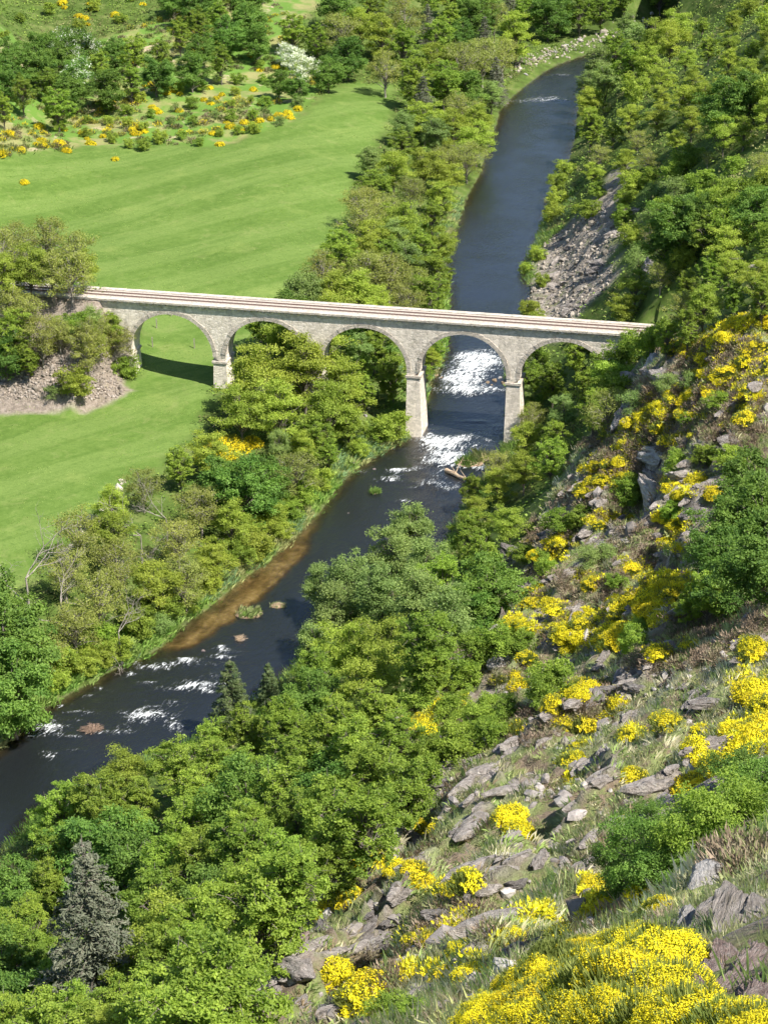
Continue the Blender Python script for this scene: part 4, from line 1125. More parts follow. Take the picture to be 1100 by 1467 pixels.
HAND = [
 ('spruce',128,1318,16),('fir',332,990,8.5),('fir',385,975,5),
 ('dark',10,930,11),('dark',18,990,10),('dark',-10,880,10),
 ('dark',345,705,9),('dark',318,690,7),('dark',372,690,7),
 ('bright',365,545,10.5),('bright',435,535,11),('bright',400,590,9),('bright',345,590,8),('bright',470,590,9),('bright',495,560,9),('bright',420,490,9.5),('bright',455,500,9.5),('mid',520,545,8),('mid',500,610,6),('mid',455,630,6.5),
 ('mid',545,500,8),('dark',535,480,9),('mid',562,540,7),('mid',385,470,9),('dark',400,462,9),('bright',470,465,9),('pale',515,510,7),('mid',470,650,4.5),('bright',440,640,5),('pale',400,640,5),
 ('bush_bright',560,608,3.8),('bush',545,620,2.6),
 ('bare',38,820,9),('bare',200,765,7),('bare',85,860,7),('bare',235,740,6),('bare',170,900,6),
 ('bush_bright',105,545,3.6),('bush',182,522,3.0),('bush_grey',75,560,1.8),
 ('olive',20,446,7),('olive',85,478,5),('olive',128,482,5.5),('olive',165,492,6),('olive',125,500,6.5),('olive',60,485,7),('mid',18,480,8),('dark',8,505,7),('olive',38,450,6.5),('bush',120,458,3),('olive',142,466,3.6),('bush_grey',104,468,3),('bush',158,456,2.6),('bush_grey',132,450,2.4),('bush',92,462,2.8),('bright',160,475,5),('bright',135,495,5),('mid',40,515,5.5),
 ('olive',20,350,8),('olive',68,345,8.5),('olive',108,362,8),('bright',42,385,8),('olive',100,392,7.5),('bright',8,402,8),('olive',0,370,8),('bright',118,385,6),('olive',75,395,7),
 ('hawthorn',434,98,6.0),('hawthorn',415,80,5),('dark',400,118,5.5),('dark',425,125,5),('dark',470,105,6.5),('mid',455,60,8),
 ('dark',1045,150,9.5),('dark',1075,135,8),('dark',1025,165,6),
 ('dark',975,322,8),('dark',955,345,7),('mid',1015,345,7),('dark',1000,310,6),('bright',1040,360,6),('dark',1085,300,6),
 ('dark',1075,700,7),('dark',1050,760,7),('dark',1092,800,7),('mid',1015,850,5),('dark',1092,740,7),('dark',1035,800,5.5),('mid',1060,680,5),('mid',985,870,3.8),('dark',1040,840,5),
 ('mid',690,800,7),('dark',700,845,7.5),('mid',670,770,7),('dark',680,880,6),('mid',635,840,8),('pale',590,770,9),('pale',560,800,8.5),('pale',610,815,8),('pale',500,840,8.5),('pale',480,880,8),('pale',545,860,9),('pale',600,870,9),('pale',640,890,8),('pale',460,845,7),
 ('bright',500,930,7.5),('bright',555,925,7.5),('bright',530,970,7),
 # shrubs on the slope
 ('bush_fine',1040,1165,3.0),('bush_fine',1080,1125,2.8),('bush_fine',1005,1185,2.4),('bush_fine',1062,1105,2.4),('bush_fine',1088,1190,2.7),('bush_fine',1030,1200,2.1),('bush_fine',925,1215,2.5),('bush_fine',892,1240,1.8),('bush_fine',958,1235,1.8),('bush_fine',935,1180,2.0),
 ('bush',790,968,3.0),('bush',770,985,2.4),('bush',905,912,2.2),('bush',915,900,1.8),('bush',715,912,2.9),('bush',680,930,3.0),('bush',745,920,2.6),('bush',652,1062,3.2),('bush',622,1075,3.0),('bush',690,1030,2.9),('bush',700,1050,2.4),('bush',650,1010,2.9),('bush',600,1000,3.0),('bush',670,970,2.9),('bush',700,1010,2.2),
 ('bush',560,1440,1.3),('bush',590,1445,1.0),('bush',1030,575,1.9),('bush',1010,650,2.1),('bush',970,658,2.4),('bush',1045,655,2.4),('bush',898,702,2.6),('bush',905,690,2.1),('bush_grey',840,795,2.2),('bush',830,738,2.5),('bush',800,745,2.4),('bush_grey',905,575,2.6),('bush_grey',955,548,2.2),
 ('bush',985,600,1.4),('bush_grey',870,790,1.8),('bush',880,830,1.5),('bush',780,812,1.9),('bush_grey',990,545,2.0),('bush',960,730,1.9),('bush',900,715,1.5),('bush',730,1010,1.9),('bush',750,790,2.1),('bush',775,800,1.9),
 # beside the bridge's hill end
 ('bush',905,495,4.0),('bush',890,515,4.2),('bush',930,490,3.4),('bush',875,540,4.5),('bush_grey',868,520,4.0),('mid',955,482,4.5),('mid',985,470,5),('bush',880,560,4.0),('olive',872,590,6),('mid',850,590,6),('bush',945,478,3.0),
 ('mid',745,590,4.5),('pale',752,570,4.0),('olive',762,600,4.5),('mid',625,500,5),('bright',618,515,3.5),('mid',612,535,3),
 ('bush_bright',800,258,3.0),('bush_bright',796,282,3.2),('bush_bright',792,303,3.0),('bush_bright',769,362,2.4),('bush_bright',752,383,1.8),('bush_bright',775,400,2.0),('bush_bright',760,440,2.6),('bush_bright',768,455,2.4),('bush_bright',808,240,3.0),
 ('dark',785,22,10),('dark',800,10,10),('mid',755,20,10),('mid',830,20,9),('mid',860,15,9),('pale',856,98,10),('mid',884,76,10),('pale',866,122,9),('bright',848,150,8),('pale',908,68,10),('bright',938,58,10),('mid',900,98,9),('pale',900,45,9),('bright',965,40,9),('mid',846,182,8),('pale',842,128,8),('bright',960,60,9),('bright',930,90,8),
]
for t in HAND: plant(t[0], t[1], t[2], t[3], force=(t[0] != 'x'))
PLACED += [(128, 1370), (90, 1350), (165, 1350), (128, 1410), (95, 1310), (160, 1310), (128, 1270)]
PLACED += [(830, 650), (810, 690), (835, 700), (790, 700), (770, 730), (850, 620)]
scatter([(0,1290),(60,1190),(150,1120),(260,1085),(330,1060),(400,1010),(430,960),(520,930),(600,920),(650,940),(600,1010),(610,1090),(600,1125),(500,1235),(410,1330),(330,1420),(310,1500),(0,1500)], [('mid',13),('bright',1),('dark',1)], 43, 5.6, 8.0, 1.1)
scatter([(430,960),(430,830),(590,740),(640,790),(730,760),(740,830),(700,900),(600,930)], [('pale',3),('mid',4),('dark',1)], 40, 5, 7)
scatter([(650,735),(720,640),(790,620),(835,650),(820,700),(740,750),(680,780)], [('bright',5),('olive',2),('mid',2)], 34, 4.5, 6.5)
scatter([(755,510),(865,490),(875,620),(780,640),(745,600)], [('mid',4),('olive',1),('pale',2),('dark',1)], 30, 5, 7)
scatter([(160,720),(300,640),(420,650),(440,700),(380,780),(290,850),(200,920),(60,990),(30,900),(60,800)], [('olive',6),('mid',2),('bright',2)], 42, 5.5, 8)
scatter([(420,640),(520,590),(540,620),(480,690),(400,770),(310,840),(220,900),(110,975),(60,1000),(90,940),(200,860),(300,800),(400,720)], [('bush',3),('bush_bright',4),('bush_grey',1)], 26, 2.2, 3.6)
scatter([(430,425),(490,350),(515,285),(530,215),(590,170),(640,145),(712,130),(702,180),(690,230),(668,275),(645,320),(636,370),(632,440),(500,440)], [('bright',3),('mid',3),('olive',3),('pale',1)], 27, 6, 8.5, 1.1)
scatter([(390,30),(560,-10),(745,-10),(755,60),(730,95),(690,130),(650,150),(600,150),(570,110),(500,95),(430,60)], [('mid',4),('olive',3),('spruce',1),('dark',2),('bright',1)], 29, 8, 11)
scatter([(0,60),(100,62),(200,60),(330,40),(370,60),(330,95),(230,110),(120,150),(0,160)], [('dark',5),('mid',3),('hawthorn_sparse',1)], 27, 6, 8)
scatter([(240,-10),(370,-10),(365,50),(270,40)], [('dark',4),('mid',2),('hawthorn_sparse',1)], 26, 7, 9)
scatter([(745,-15),(980,-15),(900,18),(760,36)], [('mid',3),('dark',2)], 30, 8, 11)
scatter([(835,130),(860,80),(900,66),(950,75),(1000,30),(1110,-10),(1110,180),(1050,200),(960,205),(900,250),(850,270),(835,240),(832,180)], [('bright',7),('bush_bright',4),('olive',2),('mid',1)], 28, 3.6, 6.2)
scatter([(832,235),(960,215),(1105,230),(1105,350),(1040,372),(960,385),(900,370),(890,310),(840,300)], [('bush',4),('bush_grey',3),('bush_bright',2),('olive',1)], 24, 2.4, 3.8)
scatter([(885,425),(950,390),(1105,370),(1105,430),(1020,445),(960,468),(900,455)], [('mid',4),('bright',5),('olive',2)], 28, 4, 5.5)
scatter([(60,190),(120,160),(230,112),(420,80),(445,150),(400,172),(300,205),(180,205)], [('bush',3),('bush_bright',3),('bush_grey',1)], 21, 1.2, 2.3)
scatter([(60,-5),(240,-5),(250,50),(100,55),(0,50),(0,20)], [('bush',3),('bush_bright',3),('bush_grey',1)], 30, 1.4, 2.6)
print('trees', len(PLACED), round(time.time() - T0, 1))

# ================================================================== BROOM
BR = [
 (1085,458,22,10,8,'full'),(1055,470,20,8,6,'full'),(1030,482,18,8,6,'full'),(1010,492,18,9,6,'full'),(1000,508,16,8,4,'full'),(1008,530,14,10,4,'full'),(1020,545,14,8,3,'full'),(975,498,14,6,3,'part'),(955,500,10,5,2,'part'),
 (1065,500,40,14,5,'part'),(1060,525,30,12,5,'part'),(1085,560,20,10,3,'full'),(1040,545,14,8,2,'part'),(965,572,26,10,7,'full'),(935,592,20,8,5,'full'),(905,608,20,8,5,'full'),(885,622,16,6,3,'part'),(1000,556,12,8,3,'full'),(1024,560,10,6,2,'full'),
 (985,593,24,8,5,'part'),(940,612,24,8,4,'part'),(905,640,16,8,3,'full'),(960,625,20,6,3,'part'),(865,660,14,7,3,'part'),(893,655,10,6,2,'full'),(862,690,18,6,4,'full'),(845,672,10,4,2,'full'),(840,700,14,6,3,'part'),(890,682,12,5,2,'part'),
 (965,702,22,8,5,'full'),(1000,688,8,5,1,'full'),(1022,706,8,5,1,'full'),(1045,600,24,8,3,'part'),(1070,580,14,8,2,'part'),
 (770,788,20,9,4,'full'),(805,775,16,8,3,'full'),(790,800,16,6,3,'part'),(862,745,16,6,3,'part'),(892,740,8,5,1,'full'),(950,738,10,5,2,'full'),(975,750,10,10,3,'full'),(962,782,12,6,3,'full'),(905,812,12,8,3,'part'),(950,835,16,8,4,'full'),
 (772,862,16,8,4,'full'),(750,895,20,8,6,'full'),(765,850,14,6,2,'part'),(735,870,8,6,1,'part'),(812,905,20,8,6,'full'),(838,888,20,8,4,'part'),(800,876,10,8,2,'part'),(885,905,18,6,5,'full'),(930,855,20,10,9,'full'),(965,838,22,10,9,'full'),(905,868,24,8,7,'full'),(940,880,22,10,7,'full'),
 (880,880,18,6,3,'part'),(870,920,18,6,5,'full'),(900,895,14,6,3,'full'),(935,934,12,4,3,'full'),(985,924,7,4,1,'full'),(1085,928,20,8,5,'full'),(822,930,10,6,2,'part'),(850,830,16,6,2,'part'),(925,825,20,6,2,'part'),
 (752,940,8,4,1,'few'),(736,962,7,6,2,'gold'),(740,978,9,6,2,'gold'),(708,975,12,5,1,'few'),(598,1030,14,6,3,'full'),(612,1048,12,6,3,'full'),(588,1037,10,5,2,'full'),(645,1008,16,5,3,'part'),(618,1018,12,4,2,'part'),
 (803,1034,1,1,1,'part'),(744,1042,1,1,1,'few'),(712,1037,8,4,2,'part'),(845,985,18,6,4,'full'),(820,992,8,4,2,'full'),(790,1008,8,5,2,'part'),(885,1003,8,4,2,'full'),(876,1026,3,3,1,'full'),(952,1038,8,5,2,'part'),(905,1052,8,5,2,'part'),(840,1036,8,5,2,'part'),
 (1088,985,12,16,6,'full'),(1092,1010,8,10,4,'full'),(1062,975,10,8,2,'part'),(1058,1048,12,8,4,'full'),(1075,1065,14,10,5,'full'),(1040,1098,18,10,5,'full'),(1060,1085,10,8,3,'full'),(1020,1090,6,4,1,'full'),(1008,1050,8,5,2,'full'),(1000,1120,7,4,2,'full'),(995,1075,5,4,1,'full'),
 (820,1114,2,2,1,'full'),(735,1168,5,4,2,'full'),(742,1192,8,4,2,'full'),(820,1085,6,5,2,'part'),(835,1070,8,5,2,'part'),(905,1110,6,4,1,'part'),
 (530,1238,9,9,3,'full'),(540,1230,6,6,1,'full'),(592,1248,8,5,2,'full'),(600,1262,7,6,2,'full'),(566,1245,6,4,1,'full'),(470,1298,5,5,1,'full'),(498,1285,12,7,3,'part'),(645,1272,12,5,3,'full'),(665,1262,8,5,2,'part'),(602,1182,6,3,1,'full'),(635,1186,8,4,1,'part'),
 (473,1408,6,7,2,'full'),(485,1385,8,8,2,'full'),(522,1425,8,8,3,'full'),(530,1405,10,7,3,'full'),(545,1440,10,6,2,'full'),(560,1375,10,6,2,'part'),(585,1395,8,6,2,'full'),(588,1352,8,5,1,'part'),(630,1350,8,4,1,'part'),
 (655,1335,12,7,3,'full'),(668,1310,8,6,1,'part'),(690,1330,6,5,1,'full'),(725,1340,10,8,2,'full'),(755,1320,18,7,3,'full'),(770,1310,10,5,1,'part'),(665,1365,5,6,1,'full'),(635,1395,12,5,2,'full'),(678,1390,8,8,2,'full'),(617,1345,8,5,1,'part'),(800,1335,8,4,1,'part'),
 (848,1272,10,12,2,'full'),(858,1300,10,12,2,'full'),(900,1180,6,5,1,'part'),(1085,1035,10,8,3,'full'),(935,1280,10,4,1,'full'),(955,1297,14,8,2,'full'),
]
_g = np.random.default_rng(43)
BLOOK = {'full': 'bright yellow', 'part': 'half flowering', 'few': 'green domed barely flowering', 'gold': 'golden orange', 'close': 'large bright yellow', 'close_few': 'tall green stemmed'}
NBR = 0
def broom(px, py, kind, r, zs=1.0):
    global NBR
    p = drop(px, py, r * .35)
    if p is None: return
    tw, fl = BROOM[kind][int(_g.integers(len(BROOM[kind])))]
    z = float(ground(p[0], p[1]))
    o = thing('broom_bush', '', 'bush', (float(p[0]), float(p[1]), z - .1 * r), float(_g.uniform(0, 6.28)))
    o.scale = (r * _g.uniform(.85, 1.25), r * _g.uniform(.85, 1.2), r * zs * _g.uniform(.8, 1.1))
    if kind == 'gold': o.name = 'golden_broom'
    link('stems', tw, o); link('blossom', fl, o)
    reg(o, BLOOK[kind], 'broom bush', px, py, 'bush', 'flowering broom on the slopes'); NBR += 1
for (x, y, rx, ry, n, kind) in BR:
    n = max(1, int(round(n * .72)))
    for k in range(n):
        a = _g.uniform(0, 6.28); q = math.sqrt(_g.random())
        px, py = x + rx * q * math.cos(a), y + ry * q * math.sin(a)
        p = drop(px, py)
        if p is None: continue
        D = np.linalg.norm(p - CAMP)
        r = _g.uniform(.62, 1.05) if D > 110 else _g.uniform(.42, .70) if D > 60 else _g.uniform(.3, .48)
        broom(px, py, kind if _g.random() < .66 else 'part', r)
for (x, y) in ((132,12),(122,25),(113,22),(93,10),(165,20),(205,5),(90,3),(128,5),(125,34),(362,33),(352,50),(362,78),(395,95),(372,100),(363,128),(230,130),(238,133),(222,128),(258,134),(255,120),(218,152),(222,157),(228,160),(257,158),(300,125),(302,148),(310,140),(318,135),(292,142),
    (56,181),(88,184),(118,190),(125,198),(130,205),(190,185),(200,182),(207,187),(186,178),(195,190),(148,194),(30,214),(14,190),(52,206),(62,208),(85,205),(95,215),(2,220),(35,260),(325,175),(330,180),(350,175),(362,176),(372,172),(305,190),(315,206),(345,185),(400,165),(412,162),(415,168),(388,170),(427,155),(165,227),(60,200),(212,120),(248,128)):
    broom(x, y, 'gold', _g.uniform(.55, .95), 1.1)
# golden broom by the meadow
for (x, y, r) in ((300,648,1.5),(315,640,1.6),(332,636,1.4),(325,650,1.3),(362,634,1.1),(290,655,1.1),(345,642,1.0)): broom(x, y, 'gold', r, 1.3)
# close to the viewer
broom(18, 1462, 'close', .42, 1.1)
for (x, y, r, k) in ((855,1400,.62,'close'),(905,1375,.62,'close'),(945,1385,.6,'close'),(900,1425,.6,'close'),(860,1440,.55,'close'),(960,1430,.5,'close'),(820,1425,.5,'close'),(800,1385,.55,'close_few'),(835,1370,.42,'close'),(775,1415,.6,'close'),(740,1420,.45,'close'),
                    (770,1450,.5,'close'),(720,1462,.5,'close'),(830,1470,.5,'close'),(885,1472,.45,'close'),(940,1475,.45,'close'),(1000,1478,.40,'close'),(1050,1480,.38,'close'),(690,1478,.45,'close'),(1085,1490,.35,'close'),(760,1485,.45,'close')):
    broom(x, y, k, r, 1.1)
for (x, y, r, k) in ((850,1290,.55,'close'),(840,1310,.4,'close'),(952,1300,.42,'close'),(935,1285,.3,'close')): broom(x, y, k, r, 1.0)
print('broom', NBR, round(time.time() - T0, 1))
# ================================================================== UNCOUNTABLE GROUND COVER
def col_leaf_mat(name, transl=.25):
    s = NT(name); c = s.attr('col', 'Color')
    p = s.pbr(c, .7, .15); tr = s.new('ShaderNodeBsdfTranslucent'); s.link(c, tr.inputs[0])
    mx = s.new('ShaderNodeMixShader'); mx.inputs[0].default_value = transl; s.link(p, mx.inputs[1]); s.link(tr.outputs[0], mx.inputs[2])
    return s.done(mx.outputs[0])
BLADE = col_leaf_mat('grass_blades')
def visible_points(n, poly_box, accept, wfun, g, seed=0):
    x0, x1, y0, y1 = poly_box; out = []
    tot = 0
    while tot < n:
        x = g.uniform(x0, x1, n * 3); y = g.uniform(y0, y1, n * 3)
        ok = (np.abs(x) < 8 + y * .215) | (y < 30)
        x, y = x[ok], y[ok]
        w = wfun(x, y); k = (g.random(len(x)) < w); x, y = x[k], y[k]
        k = accept(x, y); x, y = x[k], y[k]
        out.append(np.stack([x, y], -1)); tot += len(x)
        if len(out) > 60: break
    return np.concatenate(out)[:n]
def gm(key, x, y):
    i = np.clip(np.searchsorted(GX, x), 0, len(GX) - 1); j = np.clip(np.searchsorted(GY, y), 0, len(GY) - 1)
    return GM[key][j, i]
def blades(P, nb, L, width, lean, palette, g, patch=4.0, pw=None, spread=.12, droop=.5):
    n = len(P)
    z = ground(P[:, 0], P[:, 1])
    idx = np.repeat(np.arange(n), nb)
    N = len(idx)
    base = np.stack([P[idx, 0], P[idx, 1], z[idx]], -1) + np.stack([g.normal(0, spread, N), g.normal(0, spread, N), np.full(N, -.05)], -1)
    e = .4
    gxx = (ground(P[:, 0] + e, P[:, 1]) - ground(P[:, 0] - e, P[:, 1])) / (2 * e); gyy = (ground(P[:, 0], P[:, 1] + e) - ground(P[:, 0], P[:, 1] - e)) / (2 * e)
    down = -np.stack([gxx, gyy, np.zeros(n)], -1); down = down / (1 + np.linalg.norm(down, axis=1))[:, None]
    tl = L * g.uniform(.6, 1.3, n)[idx] * g.uniform(.7, 1.2, N)
    d1 = unit(np.array([0, 0, 1.0]) + down[idx] * lean + np.array(WIND) * lean + g.normal(0, .32, (N, 3)))
    d2 = unit(d1 + down[idx] * droop * 1.5 + np.array(WIND) * droop + np.array([0, 0, -droop]))
    s_ = unit(np.cross(d1, g.normal(0, 1, (N, 3)))) * (width * g.uniform(.6, 1.4, N))[:, None]
    mid = base + d1 * (tl * .55)[:, None]; tip = mid + d2 * (tl * .5)[:, None]
    v = np.stack([base - s_, base + s_, mid + s_ * .7, mid - s_ * .7, tip], 1)
    vb = v.reshape(-1, 3)
    k = np.arange(N) * 5
    f = np.concatenate([np.stack([k, k + 1, k + 3], -1), np.stack([k + 3, k + 1, k + 4], -1)])
    m = fbm(P[:, 0] / patch, P[:, 1] / patch, oct=3, seed=int(g.integers(999))) * 1.15 + g.normal(0, .12, n)
    t = np.clip((m + .55) / 1.1, 0, .9999) * (len(palette))
    pal = np.array(palette)[np.clip(t.astype(int), 0, len(palette) - 1)]
    c = pal[idx] * g.uniform(.75, 1.3, N)[:, None]
    c = np.repeat(np.concatenate([np.clip(c, 0, .9), np.ones((N, 1))], 1), 5, axis=0)
    return vb, f, c
WIND = (.25, .10, 0)
def stuff_mesh(name, parts, mat, kind_label=None):
    b = 0; V = []; Fq = []; Cc = []
    for v, f, c in parts:
        V.append(v); Fq.append(f + b); Cc.append(c); b += len(v)
    me = np_mesh(name, np.concatenate(V), np.concatenate(Fq), [mat], False, {'col': ('C', np.concatenate(Cc))})
    o = link(name, me); tag(o, kind='stuff'); return o
g = np.random.default_rng(101)
def dist(x, y): return np.sqrt(x * x + y * y + (CAM_Z - ground(x, y)) ** 2)
# --- slope grass
pal_s = [(.32, .24, .15), (.25, .33, .10), (.37, .40, .17), (.62, .57, .35), (.32, .43, .13), (.44, .50, .22), (.70, .65, .44)]
P = visible_points(42000, (-14, 60, 4, 262), lambda x, y: gm('slope', x, y) > .4, lambda x, y: np.clip((62 / dist(x, y)) ** 1.6, .0, 1), g)
# leave some ground bare, in patches
keep = (fbm(P[:, 0] / 3.2, P[:, 1] / 3.2, oct=3, seed=77) > -.30) & (gm('crag', P[:, 0], P[:, 1]) < .45)
P = P[keep]
CLEAR = [drop(*q) for q in ((1014,1270),(1045,1325),(960,1345),(1000,1325),(1085,1310),(1070,1395),(1095,1440),(1015,1430),(1035,1375),(745,1365),(1090,1400),(1050,1410),(1090,1460),(1060,1440),(1085,1340),(1020,1340))]
for c_ in CLEAR:
    if c_ is not None: P = P[np.hypot(P[:, 0] - c_[0], P[:, 1] - c_[1]) > .55]
near = dist(P[:, 0], P[:, 1]) < 60
prt = [blades(P[~near], 9, .60, .017, .55, pal_s, g, 5.0, spread=.20), blades(P[near], 22, .26, .006, .5, pal_s, g, 3.0, spread=.13)]
o = stuff_mesh('slope_grass', prt, BLADE); tag(o, 'tufted straw and grey green grass covering the rocky hillside', 'grass')
# --- brown heath: low twiggy mounds
def mounds(P, r, nt, palette, g, tl=.16, tw=.012, sq=.7):
    n = len(P); z = ground(P[:, 0], P[:, 1]); rr = r * g.uniform(.6, 1.5, n)
    idx = np.repeat(np.arange(n), nt); N = len(idx)
    d = unit(g.normal(0, 1, (N, 3))); d[:, 2] = np.abs(d[:, 2])
    lump = 1 + .3 * vnoise(d[:, 0] * 2.5 + idx * 3.1, d[:, 1] * 2.5, d[:, 2] * 2.5)
    b = np.stack([P[idx, 0], P[idx, 1], z[idx] - .05], -1) + d * (rr[idx] * g.uniform(.55, 1, N) * lump)[:, None] * np.array([1, 1, sq])
    up = unit(d + np.array([0, 0, .6]) + g.normal(0, .35, (N, 3))); s_ = unit(np.cross(up, g.normal(0, 1, (N, 3)))) * (tw * rr[idx] / r)[:, None]
    L = (tl * rr[idx] / r * g.uniform(.6, 1.4, N))[:, None]
    v = np.stack([b - s_, b + s_, b + up * L], 1).reshape(-1, 3); f = np.arange(N * 3).reshape(-1, 3)
    pal = np.array(palette)[g.integers(0, len(palette), n)]
    c = np.clip(pal[idx] * g.uniform(.65, 1.35, N)[:, None], 0, .9)
    return v, f, np.repeat(np.concatenate([c, np.ones((N, 1))], 1), 3, axis=0)
HEATH_Z = [((1000,500),60,25),((1060,620),50,30),((920,560),40,20),((980,600),60,25),((1020,570),60,25),((840,720),50,26),((790,765),40,26),((870,645),40,22),((900,600),50,25),((930,640),50,25),((1040,500),60,25),((1000,540),40,25),((1030,540),60,60),((960,620),70,30),((880,670),40,30),((1000,600),80,30),((1060,580),50,40),((1040,890),90,30),((950,945),60,20),((860,1010),40,30),((1000,930),70,30),((760,1040),50,25),((520,1400),50,30),((700,950),60,30),((850,860),70,40),((780,840),60,30),((900,790),50,40),((1060,1230),40,30),((650,1330),60,40)]
HP = []
for (c_, rx, ry) in HEATH_Z:
    for _ in range(80):
        a = g.uniform(0, 6.28); q = math.sqrt(g.random())
        p = drop(c_[0] + rx * q * math.cos(a), c_[1] + ry * q * math.sin(a))
        if p is not None: HP.append(p[:2])
HP = np.array(HP)
P2 = visible_points(3400, (-14, 60, 30, 262), lambda x, y: (gm('slope', x, y) > .5) & (gm('crag', x, y) < .5), lambda x, y: np.clip((70 / dist(x, y)) ** 1.3, 0, 1), g)
d1_ = dist(HP[:, 0], HP[:, 1]); 
pal_h = [(.27, .20, .14), (.34, .26, .19), (.23, .175, .12), (.31, .27, .17), (.20, .22, .09)]
pal_g = [(.21, .26, .08), (.28, .30, .14), (.34, .33, .20), (.25, .20, .14), (.38, .39, .15)]
o = stuff_mesh('heath', [mounds(HP, .62, 105, pal_h, g, .19, .030), mounds(P2, .42, 80, pal_g, g, .16, .018)], BLADE); tag(o, 'brown low heath covering patches of the hillside', 'heath')
# --- low gorse spreading between the separate bushes
YP = []
for (x, y, rx, ry, n, kind) in BR:
    if kind not in ('full', 'part') or y > 1400: continue
    for _ in range(int(n * (7 if y < 1150 else 4))):
        a = g.uniform(0, 6.28); q = g.random() ** .5 * 1.7
        p = drop(x + rx * q * math.cos(a), y + ry * q * math.sin(a))
        if p is not None and gm('slope', p[0], p[1]) > .4 and np.linalg.norm(p - CAMP) > 70: YP.append(p[:2])
YP = np.array(YP)
ya = mounds(YP, .42, 75, [(.88, .76, .03), (.84, .70, .03), (.70, .64, .05), (.42, .44, .08), (.90, .80, .05)], g, .14, .048, 1.0)
o = stuff_mesh('low_gorse', [ya], BLADE); tag(o, 'low yellow gorse carpet spreading between the broom bushes', 'gorse')
# --- dry stalks near the viewer
NP_ = []
for _ in range(700):
    p = drop(g.uniform(560, 985), g.uniform(1330, 1500))
    if p is not None and np.linalg.norm(p - CAMP) < 75: NP_.append(p[:2])
o = stuff_mesh('dry_stalks', [blades(np.array(NP_), 6, .42, .005, .15, [(.34, .26, .17), (.45, .38, .26), (.28, .27, .12), (.36, .20, .13)], g, 1.5, spread=.08, droop=.15)], BLADE); tag(o, 'thin dry stalks standing among the closest broom', 'grass')
# --- bank grass and reeds by the water
P = visible_points(9000, (-70, 60, 70, 330), lambda x, y: (gm('riv', x, y) > .1) & (gm('riv', x, y) < 4.2) & (gm('rockbank', x, y) < .3), lambda x, y: np.full(len(x), .5), g)
pal_b = [(.15, .27, .05), (.22, .34, .07), (.27, .36, .10), (.18, .28, .12), (.32, .33, .13)]
o = stuff_mesh('bank_grass', [blades(P, 9, .75, .028, .3, pal_b, g, 4.0, spread=.28)], BLADE); tag(o, 'tall bright green grass along both river banks', 'grass')
# --- meadow margin and woodland undergrowth
P = visible_points(15000, (-90, 95, 70, 430), lambda x, y: (gm('riv', x, y) > 1.5) & (gm('meadow', x, y) < .35) & (gm('slope', x, y) < .5) & (gm('talus', x, y) < .5) & (gm('rockbank', x, y) < .4) & (gm('terrace', x, y) < .5), lambda x, y: np.full(len(x), .6), g)
idx = np.repeat(np.arange(len(P)), 7); N = len(idx)
C = np.stack([P[idx, 0] + g.normal(0, .45, N), P[idx, 1] + g.normal(0, .45, N), ground(P[idx, 0], P[idx, 1]) + np.abs(g.normal(.25, .3, N))], -1)
v, f, t = leaves(C, np.tile([0, 0, 1.0], (N, 1)), .34, np.zeros(N), g, .7, .6)
pal_u = np.array([(.10, .17, .03), (.16, .25, .04), (.22, .30, .06), (.14, .15, .05), (.23, .23, .09)])
m = np.clip((fbm(P[:, 0] / 7, P[:, 1] / 7, oct=3, seed=55) + .5) * 5, 0, 4.99).astype(int)
c = np.clip(pal_u[m][idx] * g.uniform(.7, 1.3, N)[:, None], 0, 1)
o = link('undergrowth', np_mesh('undergrowth', v, f, [BLADE], False, {'col': ('C', np.repeat(np.concatenate([c, np.ones((N, 1))], 1), 4, axis=0))})); tag(o, 'green undergrowth below the trees', 'undergrowth', kind='stuff')
# --- meadow: longer tussocks and buttercups
P = visible_points(9000, (-90, 20, 110, 350), lambda x, y: (gm('meadow', x, y) > .5) & (gm('riv', x, y) > 1), lambda x, y: np.full(len(x), .6), g)
P = P[fbm(P[:, 0] / 9, P[:, 1] / 9, oct=3, seed=5) > -.05]
o = stuff_mesh('meadow_grass', [blades(P[:4500], 6, .16, .03, .4, [(.17, .28, .04), (.20, .32, .05), (.24, .36, .08), (.28, .36, .10)], g, 9.0, spread=.25)], BLADE); tag(o, 'short mown green grass of the valley meadow', 'grass')
# --- terrace scrub: small brooms and tussocks among dry grass
TB = []
for _ in range(1500):
    px, py = g.uniform(-20, 460), g.uniform(0, 235)
    p = drop(px, py)
    if p is not None and gm('terrace', p[0], p[1]) > .5 and vnoise(np.array([p[0] / 12]), np.array([p[1] / 9]), seed=3)[0] > -.1: TB.append(p[:2])
TB = np.array(TB)
o = stuff_mesh('terrace_scrub', [mounds(TB[:650], .62, 70, [(.10, .15, .035), (.14, .13, .06), (.18, .21, .06), (.22, .18, .11)], g, .3, .05), blades(TB, 8, .55, .04, .2, [(.12, .19, .04), (.28, .26, .12), (.16, .22, .05), (.36, .31, .17)], g, 8, spread=.5)], BLADE); tag(o, 'rough green scrub covering the terraces above the meadow', 'scrub')
TG = TB[fbm(TB[:, 0] / 9, TB[:, 1] / 7, oct=3, seed=31) > .02][:330]
o = stuff_mesh('terrace_gorse', [mounds(TG, .72, 70, [(.80, .62, .02), (.72, .60, .04), (.45, .44, .07), (.22, .24, .07)], g, .2, .05, .9)], BLADE); tag(o, 'patchy yellow gorse across the terraces above the meadow', 'gorse')
